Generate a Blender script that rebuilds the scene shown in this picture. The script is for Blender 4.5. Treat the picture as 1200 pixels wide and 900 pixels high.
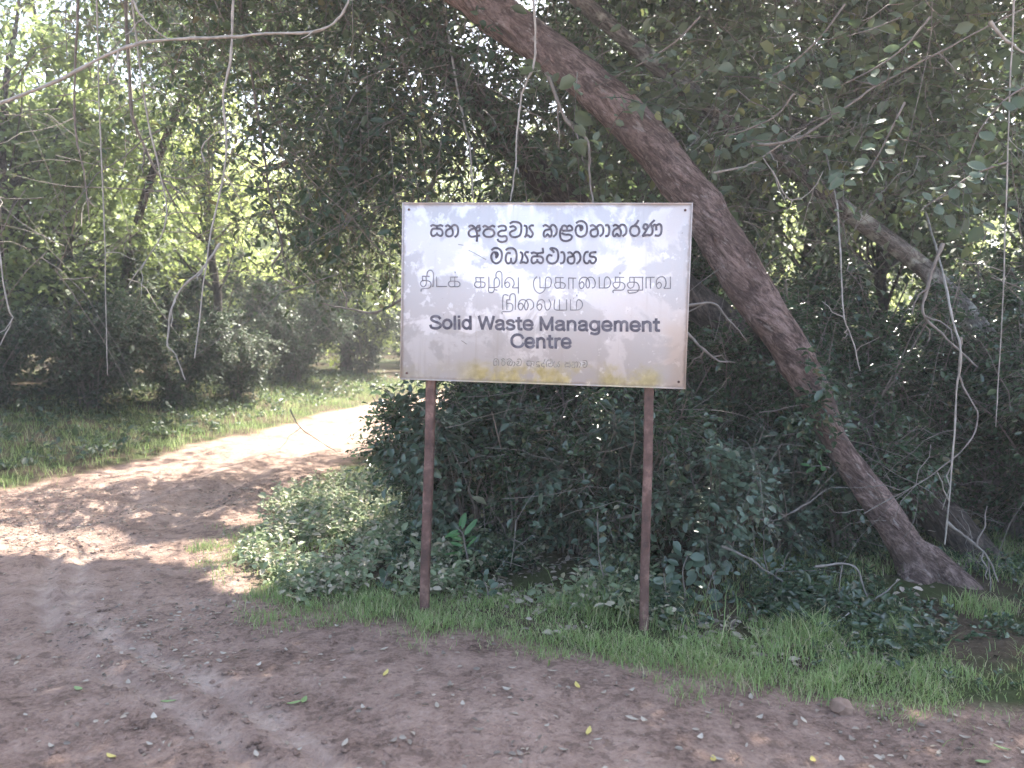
import bpy, math, random
import numpy as np
from mathutils import Vector, Matrix

for o in list(bpy.data.objects):
    bpy.data.objects.remove(o)
scene = bpy.context.scene
col = scene.collection
R = math.radians

# ------------------------------------------------------------------ camera, sky, sun, exposure
CAM_H, FPX = 1.6, 942.0
PITCH, ROLL = math.atan(68 / FPX), R(1.35)
fwd = Vector((0, math.cos(PITCH), -math.sin(PITCH)))
r0 = Vector((1, 0, 0)); u0 = Vector((0, math.sin(PITCH), math.cos(PITCH)))
right = r0 * math.cos(ROLL) + u0 * math.sin(ROLL)
up = u0 * math.cos(ROLL) - r0 * math.sin(ROLL)
CAM = Vector((0, 0, CAM_H))
cd = bpy.data.cameras.new('camera')
cam = bpy.data.objects.new('camera', cd); col.objects.link(cam)
m3 = Matrix((right, up, -fwd)).transposed()
cam.matrix_world = Matrix.Translation(CAM) @ m3.to_4x4()
cd.sensor_width = 36.0; cd.lens = 36.0 * FPX / 1200
cd.clip_start = 0.05; cd.clip_end = 2000
cd.dof.use_dof = True; cd.dof.focus_distance = 4.7; cd.dof.aperture_fstop = 2.2
scene.camera = cam

SUN_AZ, SUN_EL = R(24), R(55)
S = np.array([math.sin(SUN_AZ) * math.cos(SUN_EL), math.cos(SUN_AZ) * math.cos(SUN_EL), math.sin(SUN_EL)])
w = bpy.data.worlds.new('World'); scene.world = w; w.use_nodes = True
nt = w.node_tree; bg = nt.nodes['Background']
sky = nt.nodes.new('ShaderNodeTexSky'); sky.sky_type = 'NISHITA'; sky.sun_disc = False
sky.sun_elevation = SUN_EL; sky.sun_rotation = SUN_AZ
sky.air_density = 1.0; sky.dust_density = 4.0; sky.ozone_density = 1.0
nt.links.new(sky.outputs[0], bg.inputs[0]); bg.inputs[1].default_value = 0.15
sd = bpy.data.lights.new('sun', 'SUN'); sd.energy = 4.6; sd.angle = R(0.53); sd.color = (1, .94, .84)
sun = bpy.data.objects.new('sun', sd); col.objects.link(sun)
sun.rotation_euler = Vector(S).to_track_quat('Z', 'Y').to_euler()
sun.location = (6, 10, 20)
scene.view_settings.view_transform = 'Standard'
scene.view_settings.look = 'None'
scene.view_settings.gamma = 1.0
scene.view_settings.use_curve_mapping = False
scene.view_settings.exposure = 2.45
scene.render.engine = 'CYCLES'
scene.cycles.use_denoising = True
scene.cycles.max_bounces = 4
scene.cycles.diffuse_bounces = 3
scene.cycles.glossy_bounces = 1
scene.cycles.transmission_bounces = 3
scene.cycles.use_adaptive_sampling = True
scene.cycles.adaptive_threshold = .02
scene.cycles.caustics_reflective = False
scene.cycles.caustics_refractive = False
scene.cycles.sample_clamp_indirect = 6

def ray(px, py):
    return fwd + right * ((px - 600) / FPX) + up * ((450 - py) / FPX)
def at(px, py, y):
    d = ray(px, py); return CAM + d * (y / d.y)
def gnd(px, py, z=0.0):
    d = ray(px, py); return CAM + d * ((z - CAM_H) / d.z)

# ------------------------------------------------------------------ helpers
rng = np.random.default_rng(7)
def lattice(x, y, scale, seed):
    x = np.asarray(x, float) / scale + 1000; y = np.asarray(y, float) / scale + 1000
    xi = np.floor(x).astype(np.int64); yi = np.floor(y).astype(np.int64)
    fx = x - xi; fy = y - yi
    fx = fx * fx * (3 - 2 * fx); fy = fy * fy * (3 - 2 * fy)
    def hsh(a, b):
        n = (a * 374761393 + b * 668265263 + seed * 974711) & 0xFFFFFFFF
        n = ((n ^ (n >> 13)) * 1274126177) & 0xFFFFFFFF
        return ((n ^ (n >> 16)) & 0xFFFF) / 65535.0
    a = hsh(xi, yi); b = hsh(xi + 1, yi); c = hsh(xi, yi + 1); d = hsh(xi + 1, yi + 1)
    return (a * (1 - fx) + b * fx) * (1 - fy) + (c * (1 - fx) + d * fx) * fy

def sstep(a, b, x):
    t = np.clip((x - a) / (b - a), 0, 1); return t * t * (3 - 2 * t)

def build(name, verts, faces, mat, parent=None, rnd=None, smooth=False, mesh_only=False):
    """faces: list of (N,k) int arrays"""
    me = bpy.data.meshes.new(name)
    verts = np.asarray(verts, np.float32).reshape(-1, 3)
    faces = [np.asarray(f, np.int32) for f in faces if len(f)]
    me.vertices.add(len(verts)); me.vertices.foreach_set('co', verts.ravel())
    loops = np.concatenate([f.ravel() for f in faces])
    counts = np.concatenate([np.full(len(f), f.shape[1], np.int32) for f in faces])
    starts = np.concatenate([[0], np.cumsum(counts)[:-1]]).astype(np.int32)
    me.loops.add(len(loops)); me.loops.foreach_set('vertex_index', loops)
    me.polygons.add(len(counts)); me.polygons.foreach_set('loop_start', starts)
    if smooth:
        me.polygons.foreach_set('use_smooth', np.ones(len(counts), bool))
    if rnd is not None:
        a = me.attributes.new('rnd', 'FLOAT', 'FACE'); a.data.foreach_set('value', np.asarray(rnd, np.float32))
    me.update(calc_edges=True)
    if mat: me.materials.append(mat)
    if mesh_only: return me
    return link(name, me, parent)

def link(name, me, parent=None):
    o = bpy.data.objects.new(name, me); col.objects.link(o)
    if parent: o.parent = parent
    return o
def tag(o, label=None, cat=None, group=None, kind=None):
    if label: o['label'] = label
    if cat: o['category'] = cat
    if group: o['group'] = group
    if kind: o['kind'] = kind
    return o
def empty(name, loc=(0, 0, 0), rz=0, s=1):
    o = bpy.data.objects.new(name, None); col.objects.link(o)
    o.location = loc; o.rotation_euler = (0, 0, rz); o.scale = (s, s, s); o.empty_display_size = .2
    return o

def unit(v):
    return v / np.maximum(np.linalg.norm(v, axis=-1, keepdims=True), 1e-9)

class MB:
    def __init__(s): s.v = []; s.f = {}; s.n = 0; s.r = {}
    def add(s, v, f, rnd=None):
        v = np.asarray(v, float).reshape(-1, 3); f = np.asarray(f, np.int64)
        k = f.shape[1]
        s.f.setdefault(k, []).append(f + s.n); s.v.append(v); s.n += len(v)
        s.r.setdefault(k, []).append(np.zeros(len(f)) if rnd is None else np.asarray(rnd, float))
    def out(s, name, mat, parent=None, smooth=False, mesh_only=False):
        ks = sorted(s.f)
        return build(name, np.concatenate(s.v), [np.concatenate(s.f[k]) for k in ks], mat, parent,
                     np.concatenate([np.concatenate(s.r[k]) for k in ks]), smooth, mesh_only)

def add_leaves(mb, base, d, nrm, L, W, shape='hex'):
    N = len(base)
    if N == 0: return
    d = unit(d); side = unit(np.cross(d, nrm)); nn = np.cross(side, d)
    L = np.broadcast_to(L, N)[:, None]; W = np.broadcast_to(W, N)[:, None]
    if shape == 'hex':
        cup = nn * (W * .14)
        v = np.stack([base, base + d * L * .28 + side * W * .46 + cup, base + d * L * .68 + side * W * .42 + cup,
                      base + d * L - nn * L * .12,
                      base + d * L * .68 - side * W * .42 + cup, base + d * L * .28 - side * W * .46 + cup], 1)
        i = np.arange(N)[:, None] * 6
        f = np.concatenate([i + np.array([[0, 1, 2, 3]]), i + np.array([[0, 3, 4, 5]])])
        r = rng.random(N); mb.add(v, f, np.concatenate([r, r]))
    else:
        v = np.stack([base, base + d * L * .5 + side * W * .5, base + d * L - nn * L * .1, base + d * L * .5 - side * W * .5], 1)
        i = np.arange(N)[:, None] * 4
        mb.add(v, i + np.array([[0, 1, 2, 3]]), rng.random(N))

def add_tubes(mb, P, Rr, sides=5, cap=True):
    """P (N,n,3), Rr (N,n)"""
    P = np.asarray(P, float); Rr = np.asarray(Rr, float)
    if P.ndim == 2: P = P[None]; Rr = Rr[None]
    N, n, _ = P.shape
    t = np.gradient(P, axis=1); t = unit(t)
    ref = np.where(np.abs(t.mean(1, keepdims=True)[..., 2:3]) > .8, np.array([[[1., 0, 0]]]), np.array([[[0, 0, 1.]]]))
    a = unit(np.cross(t, np.broadcast_to(ref, t.shape))); b = np.cross(t, a)
    ang = np.arange(sides) * 2 * math.pi / sides
    V = P[:, :, None, :] + Rr[:, :, None, None] * (a[:, :, None, :] * np.cos(ang)[None, None, :, None] + b[:, :, None, :] * np.sin(ang)[None, None, :, None])
    idx = np.arange(N * n * sides).reshape(N, n, sides)
    nx = np.roll(idx, -1, axis=2)
    f = np.stack([idx[:, :-1], nx[:, :-1], nx[:, 1:], idx[:, 1:]], -1).reshape(-1, 4)
    mb.add(V.reshape(-1, 3), f, np.repeat(rng.random(N), (n - 1) * sides))

def catmull(pts, n=8):
    p = np.asarray(pts, float)
    p = np.vstack([2 * p[0] - p[1], p, 2 * p[-1] - p[-2]])
    out = []
    for i in range(1, len(p) - 2):
        t = np.linspace(0, 1, n, endpoint=False)[:, None]
        a, b, c, d = p[i - 1], p[i], p[i + 1], p[i + 2]
        out.append(.5 * ((2 * b) + (-a + c) * t + (2 * a - 5 * b + 4 * c - d) * t ** 2 + (-a + 3 * b - 3 * c + d) * t ** 3))
    out.append(p[-2][None]); return np.vstack(out)

# ------------------------------------------------------------------ materials
class NT:
    def __init__(s, name):
        s.m = bpy.data.materials.new(name); s.m.use_nodes = True; s.t = s.m.node_tree
        s.bsdf = s.t.nodes['Principled BSDF']; s.o = s.t.nodes['Material Output']
    def n(s, typ, **kw):
        x = s.t.nodes.new(typ)
        for k, v in kw.items(): setattr(x, k, v)
        return x
    def set(s, sock, v):
        if hasattr(v, 'is_output') or isinstance(v, bpy.types.NodeSocket): s.t.links.new(v, sock)
        else: sock.default_value = v
    def math(s, op, a, b=0.0, clamp=False):
        x = s.n('ShaderNodeMath', operation=op, use_clamp=clamp); s.set(x.inputs[0], a); s.set(x.inputs[1], b); return x.outputs[0]
    def mix(s, f, a, b):
        x = s.n('ShaderNodeMix', data_type='RGBA'); s.set(x.inputs[0], f)
        s.set(x.inputs[6], a if not isinstance(a, tuple) else (*a, 1)); s.set(x.inputs[7], b if not isinstance(b, tuple) else (*b, 1)); return x.outputs[2]
    def noise(s, scale, detail=4, rough=.55, vec=None, dist=0):
        x = s.n('ShaderNodeTexNoise'); x.inputs['Scale'].default_value = scale; x.inputs['Detail'].default_value = detail
        x.inputs['Roughness'].default_value = rough; x.inputs['Distortion'].default_value = dist
        if vec is not None: s.t.links.new(vec, x.inputs['Vector'])
        return x.outputs[0]
    def ramp(s, f, stops):
        x = s.n('ShaderNodeValToRGB'); e = x.color_ramp.elements
        while len(e) < len(stops): e.new(.5)
        for el, (p, c) in zip(e, stops): el.position = p; el.color = (*c, 1) if isinstance(c, tuple) else (c, c, c, 1)
        s.set(x.inputs[0], f); return x.outputs[0]
    def maprange(s, v, a, b, c=0., d=1.):
        x = s.n('ShaderNodeMapRange', interpolation_type='SMOOTHSTEP'); s.set(x.inputs[0], v)
        for i, q in enumerate((a, b, c, d)): x.inputs[i + 1].default_value = q
        return x.outputs[0]
    def obj(s): return s.n('ShaderNodeTexCoord').outputs['Object']
    def geo(s): return s.n('ShaderNodeNewGeometry').outputs['Position']
    def attr(s, a='rnd'): return s.n('ShaderNodeAttribute', attribute_name=a).outputs['Fac']
    def bump(s, h, strength, dist=.02):
        x = s.n('ShaderNodeBump'); x.inputs['Strength'].default_value = strength; x.inputs['Distance'].default_value = dist
        s.t.links.new(h, x.inputs['Height']); s.t.links.new(x.outputs[0], s.bsdf.inputs['Normal'])

def leaf_mat(name, dark, light, dry=None, trans=.35, rough=.4, tcol=None, spec=.5, dryp=.93):
    t = NT(name)
    r = t.attr()
    ob = t.n('ShaderNodeObjectInfo').outputs['Random']
    nz = t.noise(1.1, 2, vec=t.geo())
    f = t.math('ADD', t.math('MULTIPLY', r, .55), t.math('MULTIPLY', nz, .5))
    f = t.math('ADD', f, t.math('MULTIPLY', t.math('SUBTRACT', ob, .5), .25))
    stops = [(.15, dark), (.8, light)]
    c = t.ramp(f, stops)
    if dry:
        c = t.mix(t.math('GREATER_THAN', r, dryp), c, dry)
    t.set(t.bsdf.inputs['Base Color'], c)
    t.bsdf.inputs['Roughness'].default_value = rough
    t.bsdf.inputs['Specular IOR Level'].default_value = spec
    tr = t.n('ShaderNodeBsdfTranslucent')
    tc = t.mix(.5, c, tcol if tcol else tuple(min(1, x * 2.2) for x in light))
    t.set(tr.inputs[0], tc)
    mx = t.n('ShaderNodeMixShader'); mx.inputs[0].default_value = trans
    t.t.links.new(t.bsdf.outputs[0], mx.inputs[1]); t.t.links.new(tr.outputs[0], mx.inputs[2])
    t.t.links.new(mx.outputs[0], t.o.inputs[0])
    return t.m

def bark_mat(name, a, b, scale=9, bump=.8, lichen=None, axis=(0, 0, 1), pale=None):
    """bark streaked along the trunk's own axis, mottled and flaky"""
    t = NT(name); p = t.obj(); ax = Vector(axis).normalized()
    dt = t.n('ShaderNodeVectorMath', operation='DOT_PRODUCT'); t.t.links.new(p, dt.inputs[0]); dt.inputs[1].default_value = ax
    cm = t.n('ShaderNodeVectorMath', operation='SCALE'); cm.inputs[0].default_value = ax; t.t.links.new(t.math('MULTIPLY', dt.outputs['Value'], -.68), cm.inputs['Scale'])
    ad = t.n('ShaderNodeVectorMath', operation='ADD'); t.t.links.new(p, ad.inputs[0]); t.t.links.new(cm.outputs[0], ad.inputs[1]); q = ad.outputs[0]
    n1 = t.noise(scale * 1.6, 7, .68, q, .9); n2 = t.noise(scale * 7, 5, .7, q, .3); n3 = t.noise(scale * .35, 3, .5, p)
    f = t.math('ADD', t.math('MULTIPLY', n1, .62), t.math('MULTIPLY', n2, .38))
    c = t.ramp(f, [(.40, tuple(x * .45 for x in a)), (.48, a), (.60, b)])
    c = t.mix(t.math('MULTIPLY', t.maprange(n3, .45, .65), .45), c, tuple(x * .75 for x in a))
    if pale: c = t.mix(t.math('MULTIPLY', t.maprange(t.noise(scale * 2.6, 4, .6, q), .60, .68), .6), c, pale)
    if lichen: c = t.mix(t.math('MULTIPLY', t.maprange(t.noise(scale * .6, 5, .6, p), .50, .62), .8), c, lichen)
    t.set(t.bsdf.inputs['Base Color'], c); t.bsdf.inputs['Roughness'].default_value = .88
    t.bsdf.inputs['Specular IOR Level'].default_value = .2
    t.bump(t.math('ADD', n1, t.math('MULTIPLY', n2, .6)), bump, .11)
    return t.m

def plain_mat(name, a, b, scale=20, rough=.8, metal=0, bump=.3):
    t = NT(name); p = t.obj(); n = t.noise(scale, 5, .6, p)
    t.set(t.bsdf.inputs['Base Color'], t.ramp(n, [(.3, a), (.7, b)])); t.bsdf.inputs['Roughness'].default_value = rough
    t.bsdf.inputs['Metallic'].default_value = metal; t.bump(n, bump, .005); return t.m

def dirt_colour(t, p):
    big = t.noise(.55, 4, .6, p); mid = t.noise(5, 6, .65, p); fine = t.noise(42, 5, .7, p)
    f = t.math('ADD', t.math('MULTIPLY', big, .35), t.math('ADD', t.math('MULTIPLY', mid, .4), t.math('MULTIPLY', fine, .35)))
    c = t.ramp(f, [(.41, (.075, .048, .037)), (.50, (.265, .178, .140)), (.62, (.41, .290, .232)), (.74, (.52, .40, .33))])
    sp = t.n('ShaderNodeTexVoronoi'); sp.inputs['Scale'].default_value = 34; t.t.links.new(p, sp.inputs['Vector'])
    spk = t.math('MULTIPLY', t.maprange(sp.outputs['Distance'], .26, .14), t.maprange(t.noise(9, 3, .6, p), .52, .66))
    c = t.mix(t.math('MULTIPLY', spk, .55), c, (.36, .29, .24))
    c = t.mix(t.math('MULTIPLY', t.maprange(t.noise(12, 5, .65, p), .53, .62), .55), c, (.125, .082, .064))
    dust = t.attr('dust')
    c = t.mix(t.math('MULTIPLY', dust, .8), c, t.mix(t.maprange(mid, .42, .6), (.42, .31, .255), (.56, .44, .365)))
    return c
def dirt_mat():
    t = NT('dirt'); p = t.geo(); c = dirt_colour(t, p); mid = t.noise(5, 6, .65, p); fine = t.noise(42, 5, .7, p)
    t.set(t.bsdf.inputs['Base Color'], c); t.bsdf.inputs['Roughness'].default_value = .93; t.bsdf.inputs['Specular IOR Level'].default_value = .2
    t.bump(t.math('ADD', mid, t.math('MULTIPLY', fine, .7)), 1.0, .05)
    return t.m

def soil_mat():
    t = NT('forest_soil'); p = t.geo()
    mid = t.noise(4, 6, .65, p); fine = t.noise(38, 5, .7, p)
    f = t.math('ADD', t.math('MULTIPLY', mid, .55), t.math('MULTIPLY', fine, .45))
    c = t.ramp(f, [(.35, (.045, .034, .024)), (.52, (.09, .068, .045)), (.7, (.16, .12, .08))])
    c = t.mix(t.maprange(t.noise(1.3, 4, .6, p), .45, .6), c, (.05, .065, .022))
    c = t.mix(t.maprange(t.attr('edge'), .28, .02), c, dirt_colour(t, p))
    t.set(t.bsdf.inputs['Base Color'], c); t.bsdf.inputs['Roughness'].default_value = .95; t.bsdf.inputs['Specular IOR Level'].default_value = .15
    t.bump(t.math('ADD', mid, fine), .9, .04); return t.m

M = {}
M['dirt'] = dirt_mat(); M['soil'] = soil_mat()
M['shrub'] = leaf_mat('shrub_leaf', (.018, .040, .020), (.085, .135, .07), (.20, .18, .10), .25, .22, spec=.8, dryp=.965)
M['greyleaf'] = leaf_mat('grey_green_leaf', (.035, .065, .042), (.12, .17, .115), (.2, .2, .13), .25, .3, spec=.6, dryp=.95)
M['understory'] = leaf_mat('understory_leaf', (.02, .038, .02), (.065, .095, .05), None, .18, .5, spec=.25)
M['mid'] = leaf_mat('wood_leaf', (.04, .065, .028), (.12, .165, .06), (.2, .18, .07), .48, .45, (.48, .58, .22), dryp=.97)
M['weed'] = leaf_mat('weed_leaf', (.12, .17, .085), (.32, .37, .22), (.46, .40, .30), .3, .45, dryp=.72)
M['canopy'] = leaf_mat('canopy_leaf', (.026, .052, .030), (.085, .125, .07), (.17, .15, .07), .30, .4, (.20, .28, .09), dryp=.97)
M['bright'] = leaf_mat('backlit_leaf', (.09, .13, .03), (.22, .28, .07), (.3, .3, .08), .6, .45, (.70, .78, .30), dryp=.96)
M['round'] = leaf_mat('round_leaf', (.075, .11, .075), (.19, .235, .17), (.24, .26, .12), .34, .55, (.3, .42, .12), dryp=.92, spec=.3)
M['grass'] = leaf_mat('grass_blade', (.10, .155, .05), (.27, .37, .13), (.44, .39, .24), .32, .6, dryp=.84)
M['fern'] = leaf_mat('bright_leaf', (.07, .18, .06), (.12, .26, .10), None, .35, .4)
M['bark'] = bark_mat('leaning_bark', (.21, .148, .13), (.50, .37, .33), 10, 1.0, None, (-.74, .12, .66), (.56, .49, .45))
M['bark_dark'] = bark_mat('dark_bark', (.075, .062, .054), (.19, .15, .13), 8, .8, None, (-.5, .1, .8))
M['bark_pale'] = bark_mat('pale_bark', (.12, .11, .10), (.30, .28, .25), 10, .6, (.42, .44, .38), (-.7, 0, .5))
M['twig'] = plain_mat('twig', (.10, .085, .07), (.22, .19, .165), 25)
M['vine'] = plain_mat('vine', (.20, .185, .16), (.40, .375, .335), 18, .75)
M['stick'] = plain_mat('dead_wood', (.12, .105, .09), (.26, .235, .21), 16, .8)
M['stone'] = plain_mat('stone', (.15, .095, .07), (.30, .21, .16), 14, .9, 0, .6)
M['litter'] = leaf_mat('dry_litter', (.07, .05, .038), (.40, .34, .27), None, .1, .65)
M['fallen'] = leaf_mat('fallen_leaf', (.27, .23, .18), (.50, .45, .38), None, .12, .6)
M['fallen_yellow'] = leaf_mat('fallen_yellow_leaf', (.46, .37, .10), (.60, .50, .16), None, .15, .5)
M['fallen_green'] = leaf_mat('fallen_green_leaf', (.14, .22, .08), (.25, .34, .14), None, .15, .5)
t = NT('rusty_post'); p = t.obj(); n = t.noise(14, 6, .65, p); n2 = t.noise(60, 4, .7, p)
t.set(t.bsdf.inputs['Base Color'], t.mix(t.maprange(n2, .5, .7), t.ramp(n, [(.36, (.060, .032, .026)), (.52, (.11, .058, .047)), (.64, (.21, .125, .10))]), (.10, .055, .045)))
t.bsdf.inputs['Roughness'].default_value = .62; t.bump(n2, .25, .004); M['rust'] = t.m

# ------------------------------------------------------------------ ground plan
def g2(pts): return [tuple(gnd(*p)[:2]) for p in pts]
front = g2([(1500, 872), (1200, 846), (1000, 830), (800, 800), (650, 770), (530, 752), (380, 738), (320, 722), (262, 690), (245, 655),
            (275, 615), (330, 570), (400, 538), (480, 500)])
islet = front + [(-.9, 14.2), (.6, 16.8), (4, 20.5), (20, 25), (150, 40), (150, 1.0)]
leftedge = g2([(490, 464), (400, 482), (300, 508), (200, 536), (100, 562), (0, 580), (-140, 606), (-330, 640)])
leftv = [(150, 48), (20, 31), (5, 27), (0.2, 22.5)] + leftedge + [(-60, 5.5), (-150, 5.5), (-150, 250), (150, 250)]
def sdist(x, y, poly):
    x = np.asarray(x, float); y = np.asarray(y, float)
    d = np.full(x.shape, 1e9); ins = np.zeros(x.shape, bool)
    n = len(poly)
    for i in range(n):
        ax, ay = poly[i]; bx, by = poly[(i + 1) % n]
        ex, ey = bx - ax, by - ay; L2 = ex * ex + ey * ey
        tt = np.clip(((x - ax) * ex + (y - ay) * ey) / L2, 0, 1)
        d = np.minimum(d, np.hypot(x - ax - tt * ex, y - ay - tt * ey))
        c = ((ay > y) != (by > y)) & (x < (bx - ax) * (y - ay) / (by - ay + 1e-12) + ax)
        ins ^= c
    return np.where(ins, d, -d)
def vdist(x, y):
    a = sdist(x, y, islet); b = sdist(x, y, leftv)
    wob = (lattice(x, y, .45, 3) - .5) * .28 + (lattice(x, y, .12, 4) - .5) * .10
    return a + wob, b + wob * 1.2
tracks = [catmull([tuple(gnd(*p)[:2]) for p in pl], 6) for pl in (
    [(100, 640), (86, 690), (120, 735), (190, 770), (270, 815), (350, 870), (420, 930)],
    [(62, 645), (50, 700), (85, 760), (160, 800), (240, 850), (320, 920)],
    [(-60, 640), (60, 618), (220, 560), (360, 510), (450, 480), (500, 466)],
    [(-60, 700), (60, 660), (200, 605), (320, 545), (430, 500), (500, 475)])]
def pdist(x, y, pl):
    d = np.full(np.shape(x), 1e9)
    for a, b in zip(pl[:-1], pl[1:]):
        e = b - a; tt = np.clip(((x - a[0]) * e[0] + (y - a[1]) * e[1]) / (e @ e + 1e-9), 0, 1)
        d = np.minimum(d, np.hypot(x - a[0] - tt * e[0], y - a[1] - tt * e[1]))
    return d
def tdist(x, y):
    return [pdist(x, y, p) for p in tracks]
def height(x, y):
    x = np.asarray(x, float); y = np.asarray(y, float)
    a, b = vdist(x, y)
    near = np.exp(-np.maximum(np.hypot(x, y - 6) - 9, 0) / 8)
    h = (lattice(x, y, 1.6, 1) - .5) * .07 + near * ((lattice(x, y, .35, 2) - .5) * .032 + (lattice(x, y, .13, 5) - .5) * .024 * (.4 + 1.2 * lattice(x, y, 1.1, 6)))
    h = h * (1 - .5 * sstep(-.3, .2, a) * (1 - sstep(1., 2., a))) + sstep(.7, 1.8, a) * .07 + sstep(.2, 3.0, b) * .28 + sstep(0, .5, b) * .05
    h = h + sstep(12, 60, b) * 1.5
    for k, d in enumerate(tdist(x, y)):
        wd = .045 if k < 2 else .16
        h = h - np.exp(-(d / wd) ** 2) * (.022 if k < 2 else .03) + np.exp(-((d - wd * 2) / (wd * .8)) ** 2) * .010
    return h

def axis(lo, a, b, hi, step):
    fine = np.arange(a, b, step)
    g1 = [];  s = step; v = a
    while v > lo: s *= 1.22; v -= s; g1.append(v)
    g2_ = []; s = step; v = fine[-1]
    while v < hi: s *= 1.22; v += s; g2_.append(v)
    return np.array(g1[::-1] + list(fine) + g2_)
X = axis(-260, -6.5, 5.2, 260, .055); Y = axis(-120, 1.2, 12.5, 420, .055)
gx, gy = np.meshgrid(X, Y)
gz = height(gx, gy)
a_, b_ = vdist(gx, gy)
veg = np.maximum(a_, b_)
V = np.stack([gx, gy, gz], -1).reshape(-1, 3)
idx = np.arange(gx.size).reshape(gx.shape)
F = np.stack([idx[:-1, :-1], idx[:-1, 1:], idx[1:, 1:], idx[1:, :-1]], -1).reshape(-1, 4)
vf = (veg[:-1, :-1] + veg[1:, 1:] + veg[:-1, 1:] + veg[1:, :-1]).reshape(-1) / 4
td = tdist(gx, gy)
dust = np.clip(np.exp(-(td[0] / .055) ** 2) * 1.1 + np.exp(-(td[1] / .05) ** 2) * .7 + np.exp(-(td[2] / .3) ** 2) * .25 + np.exp(-(td[3] / .3) ** 2) * .2, 0, 1)
dust = dust + sstep(5.2, 8, gy) * .08 * (gx < 2)
dust = np.clip(dust * (.6 + .8 * lattice(gx, gy, .5, 9)), 0, 1).reshape(-1)
def submesh(name, sel, mat):
    f = F[sel]; used = np.unique(f); mp = np.zeros(len(V), np.int64); mp[used] = np.arange(len(used))
    o = build(name, V[used], [mp[f]], mat, smooth=True)
    a = o.data.attributes.new('dust', 'FLOAT', 'POINT'); a.data.foreach_set('value', dust[used].astype(np.float32))
    a = o.data.attributes.new('edge', 'FLOAT', 'POINT'); a.data.foreach_set('value', veg.reshape(-1)[used].astype(np.float32))
    return tag(o, kind='structure')
submesh('ground', vf > 0, M['soil'])
submesh('dirt_road', vf <= 0, M['dirt'])
def hz(x, y): return float(height(np.array([x]), np.array([y]))[0])
def drop(px, py):
    p = gnd(px, py); return Vector((p.x, p.y, hz(p.x, p.y)))

# ------------------------------------------------------------------ the sign
PL, PR = gnd(497, 718), gnd(754, 742)
PL = at(497, 718, PL.y); PR = at(754, 742, PL.y - .175)
Uv = Vector((PR.x - PL.x, PR.y - PL.y, 0)).normalized()
Nv = Vector((Uv.y, -Uv.x, 0))
SO = Vector(((PL.x + PR.x) / 2, (PL.y + PR.y) / 2, 0)) + Nv * .045     # the front face's plane
def uv(px, py):
    d = ray(px, py); tt = (SO - CAM).dot(Nv) / d.dot(Nv); q = CAM + d * tt - SO
    return np.array([q.dot(Uv), q.z])
c4 = [uv(475, 238), uv(810, 240), uv(468, 443), uv(802.5, 455)]
bx0, bx1 = (c4[0][0] + c4[2][0]) / 2, (c4[1][0] + c4[3][0]) / 2
bz1, bz0 = (c4[0][1] + c4[1][1]) / 2, (c4[2][1] + c4[3][1]) / 2
BW, BH = bx1 - bx0, bz1 - bz0
# small in-plane skew between ideal rectangle and the photographed corners, for tracing the print
def bil(px, py):
    q = uv(px, py); s = (q[0] - bx0) / BW; tt = (q[1] - bz0) / BH
    cx0 = c4[2][0] * (1 - tt) + c4[0][0] * tt; cx1 = c4[3][0] * (1 - tt) + c4[1][0] * tt
    cz0 = c4[2][1] * (1 - s) + c4[3][1] * s; cz1 = c4[0][1] * (1 - s) + c4[1][1] * s
    return np.array([bx0 + BW * (q[0] - cx0) / (cx1 - cx0), bz0 + BH * (q[1] - cz0) / (cz1 - cz0)])
print('sign', BW, BH, bz0, bz1, PL, PR)
sign = empty('sign_board', (SO.x, SO.y, 0), math.atan2(Uv.y, Uv.x))
tag(sign, 'weathered white waste management sign with three scripts on two rusty steel posts', 'sign')

t = NT('sign_paint'); p = t.obj()
sx = t.n('ShaderNodeSeparateXYZ'); t.t.links.new(p, sx.inputs[0])
xn = t.math('DIVIDE', t.math('SUBTRACT', sx.outputs[0], bx0), BW); zn = t.math('DIVIDE', t.math('SUBTRACT', sx.outputs[2], bz0), BH)
n1 = t.noise(3.2, 6, .6, p, .4); n2 = t.noise(16, 5, .65, p); n3 = t.noise(1.6, 3, .5, p)
c = t.mix(t.maprange(n1, .47, .53), (.57, .56, .555), (.83, .825, .825))
c = t.mix(t.math('MULTIPLY', t.maprange(t.math('ADD', n3, t.math('MULTIPLY', n2, .12)), .585, .605), .40), c, (.55, .53, .53))
c = t.mix(t.math('MULTIPLY', t.maprange(n2, .58, .62), .6), c, (.90, .90, .90))
patch = t.math('MULTIPLY', t.maprange(t.math('ADD', zn, t.math('MULTIPLY', n1, .5)), .545, .53), t.maprange(t.math('ADD', xn, t.math('MULTIPLY', n2, .3)), .55, .53))
c = t.mix(t.math('MULTIPLY', patch, .5), c, (.50, .50, .49))
pinkz = t.math('MULTIPLY', t.maprange(xn, .62, .95), t.maprange(n1, .40, .62))
c = t.mix(t.math('MULTIPLY', pinkz, .6), c, (.62, .55, .50))
yr = t.ramp(xn, [(0, .25), (.2, .2), (.29, 1.0), (.66, 1.0), (.69, .15), (.73, .85), (.90, .8), (.95, .0)])
ym = t.math('MULTIPLY', t.math('MULTIPLY', yr, t.maprange(t.noise(7, 4, .6, p), .36, .56)), t.maprange(t.math('ADD', zn, t.math('MULTIPLY', t.math('SUBTRACT', n2, .5), .16)), .14, .05))
c = t.mix(t.math('MULTIPLY', ym, .85), c, t.ramp(n2, [(.35, (.46, .41, .13)), (.6, (.72, .66, .30))]))
om = t.math('MULTIPLY', t.maprange(t.math('ADD', xn, t.math('MULTIPLY', n1, .12)), .965, 1.03), t.maprange(zn, .45, .22))
c = t.mix(t.math('MULTIPLY', om, .5), c, (.56, .43, .32))
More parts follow.
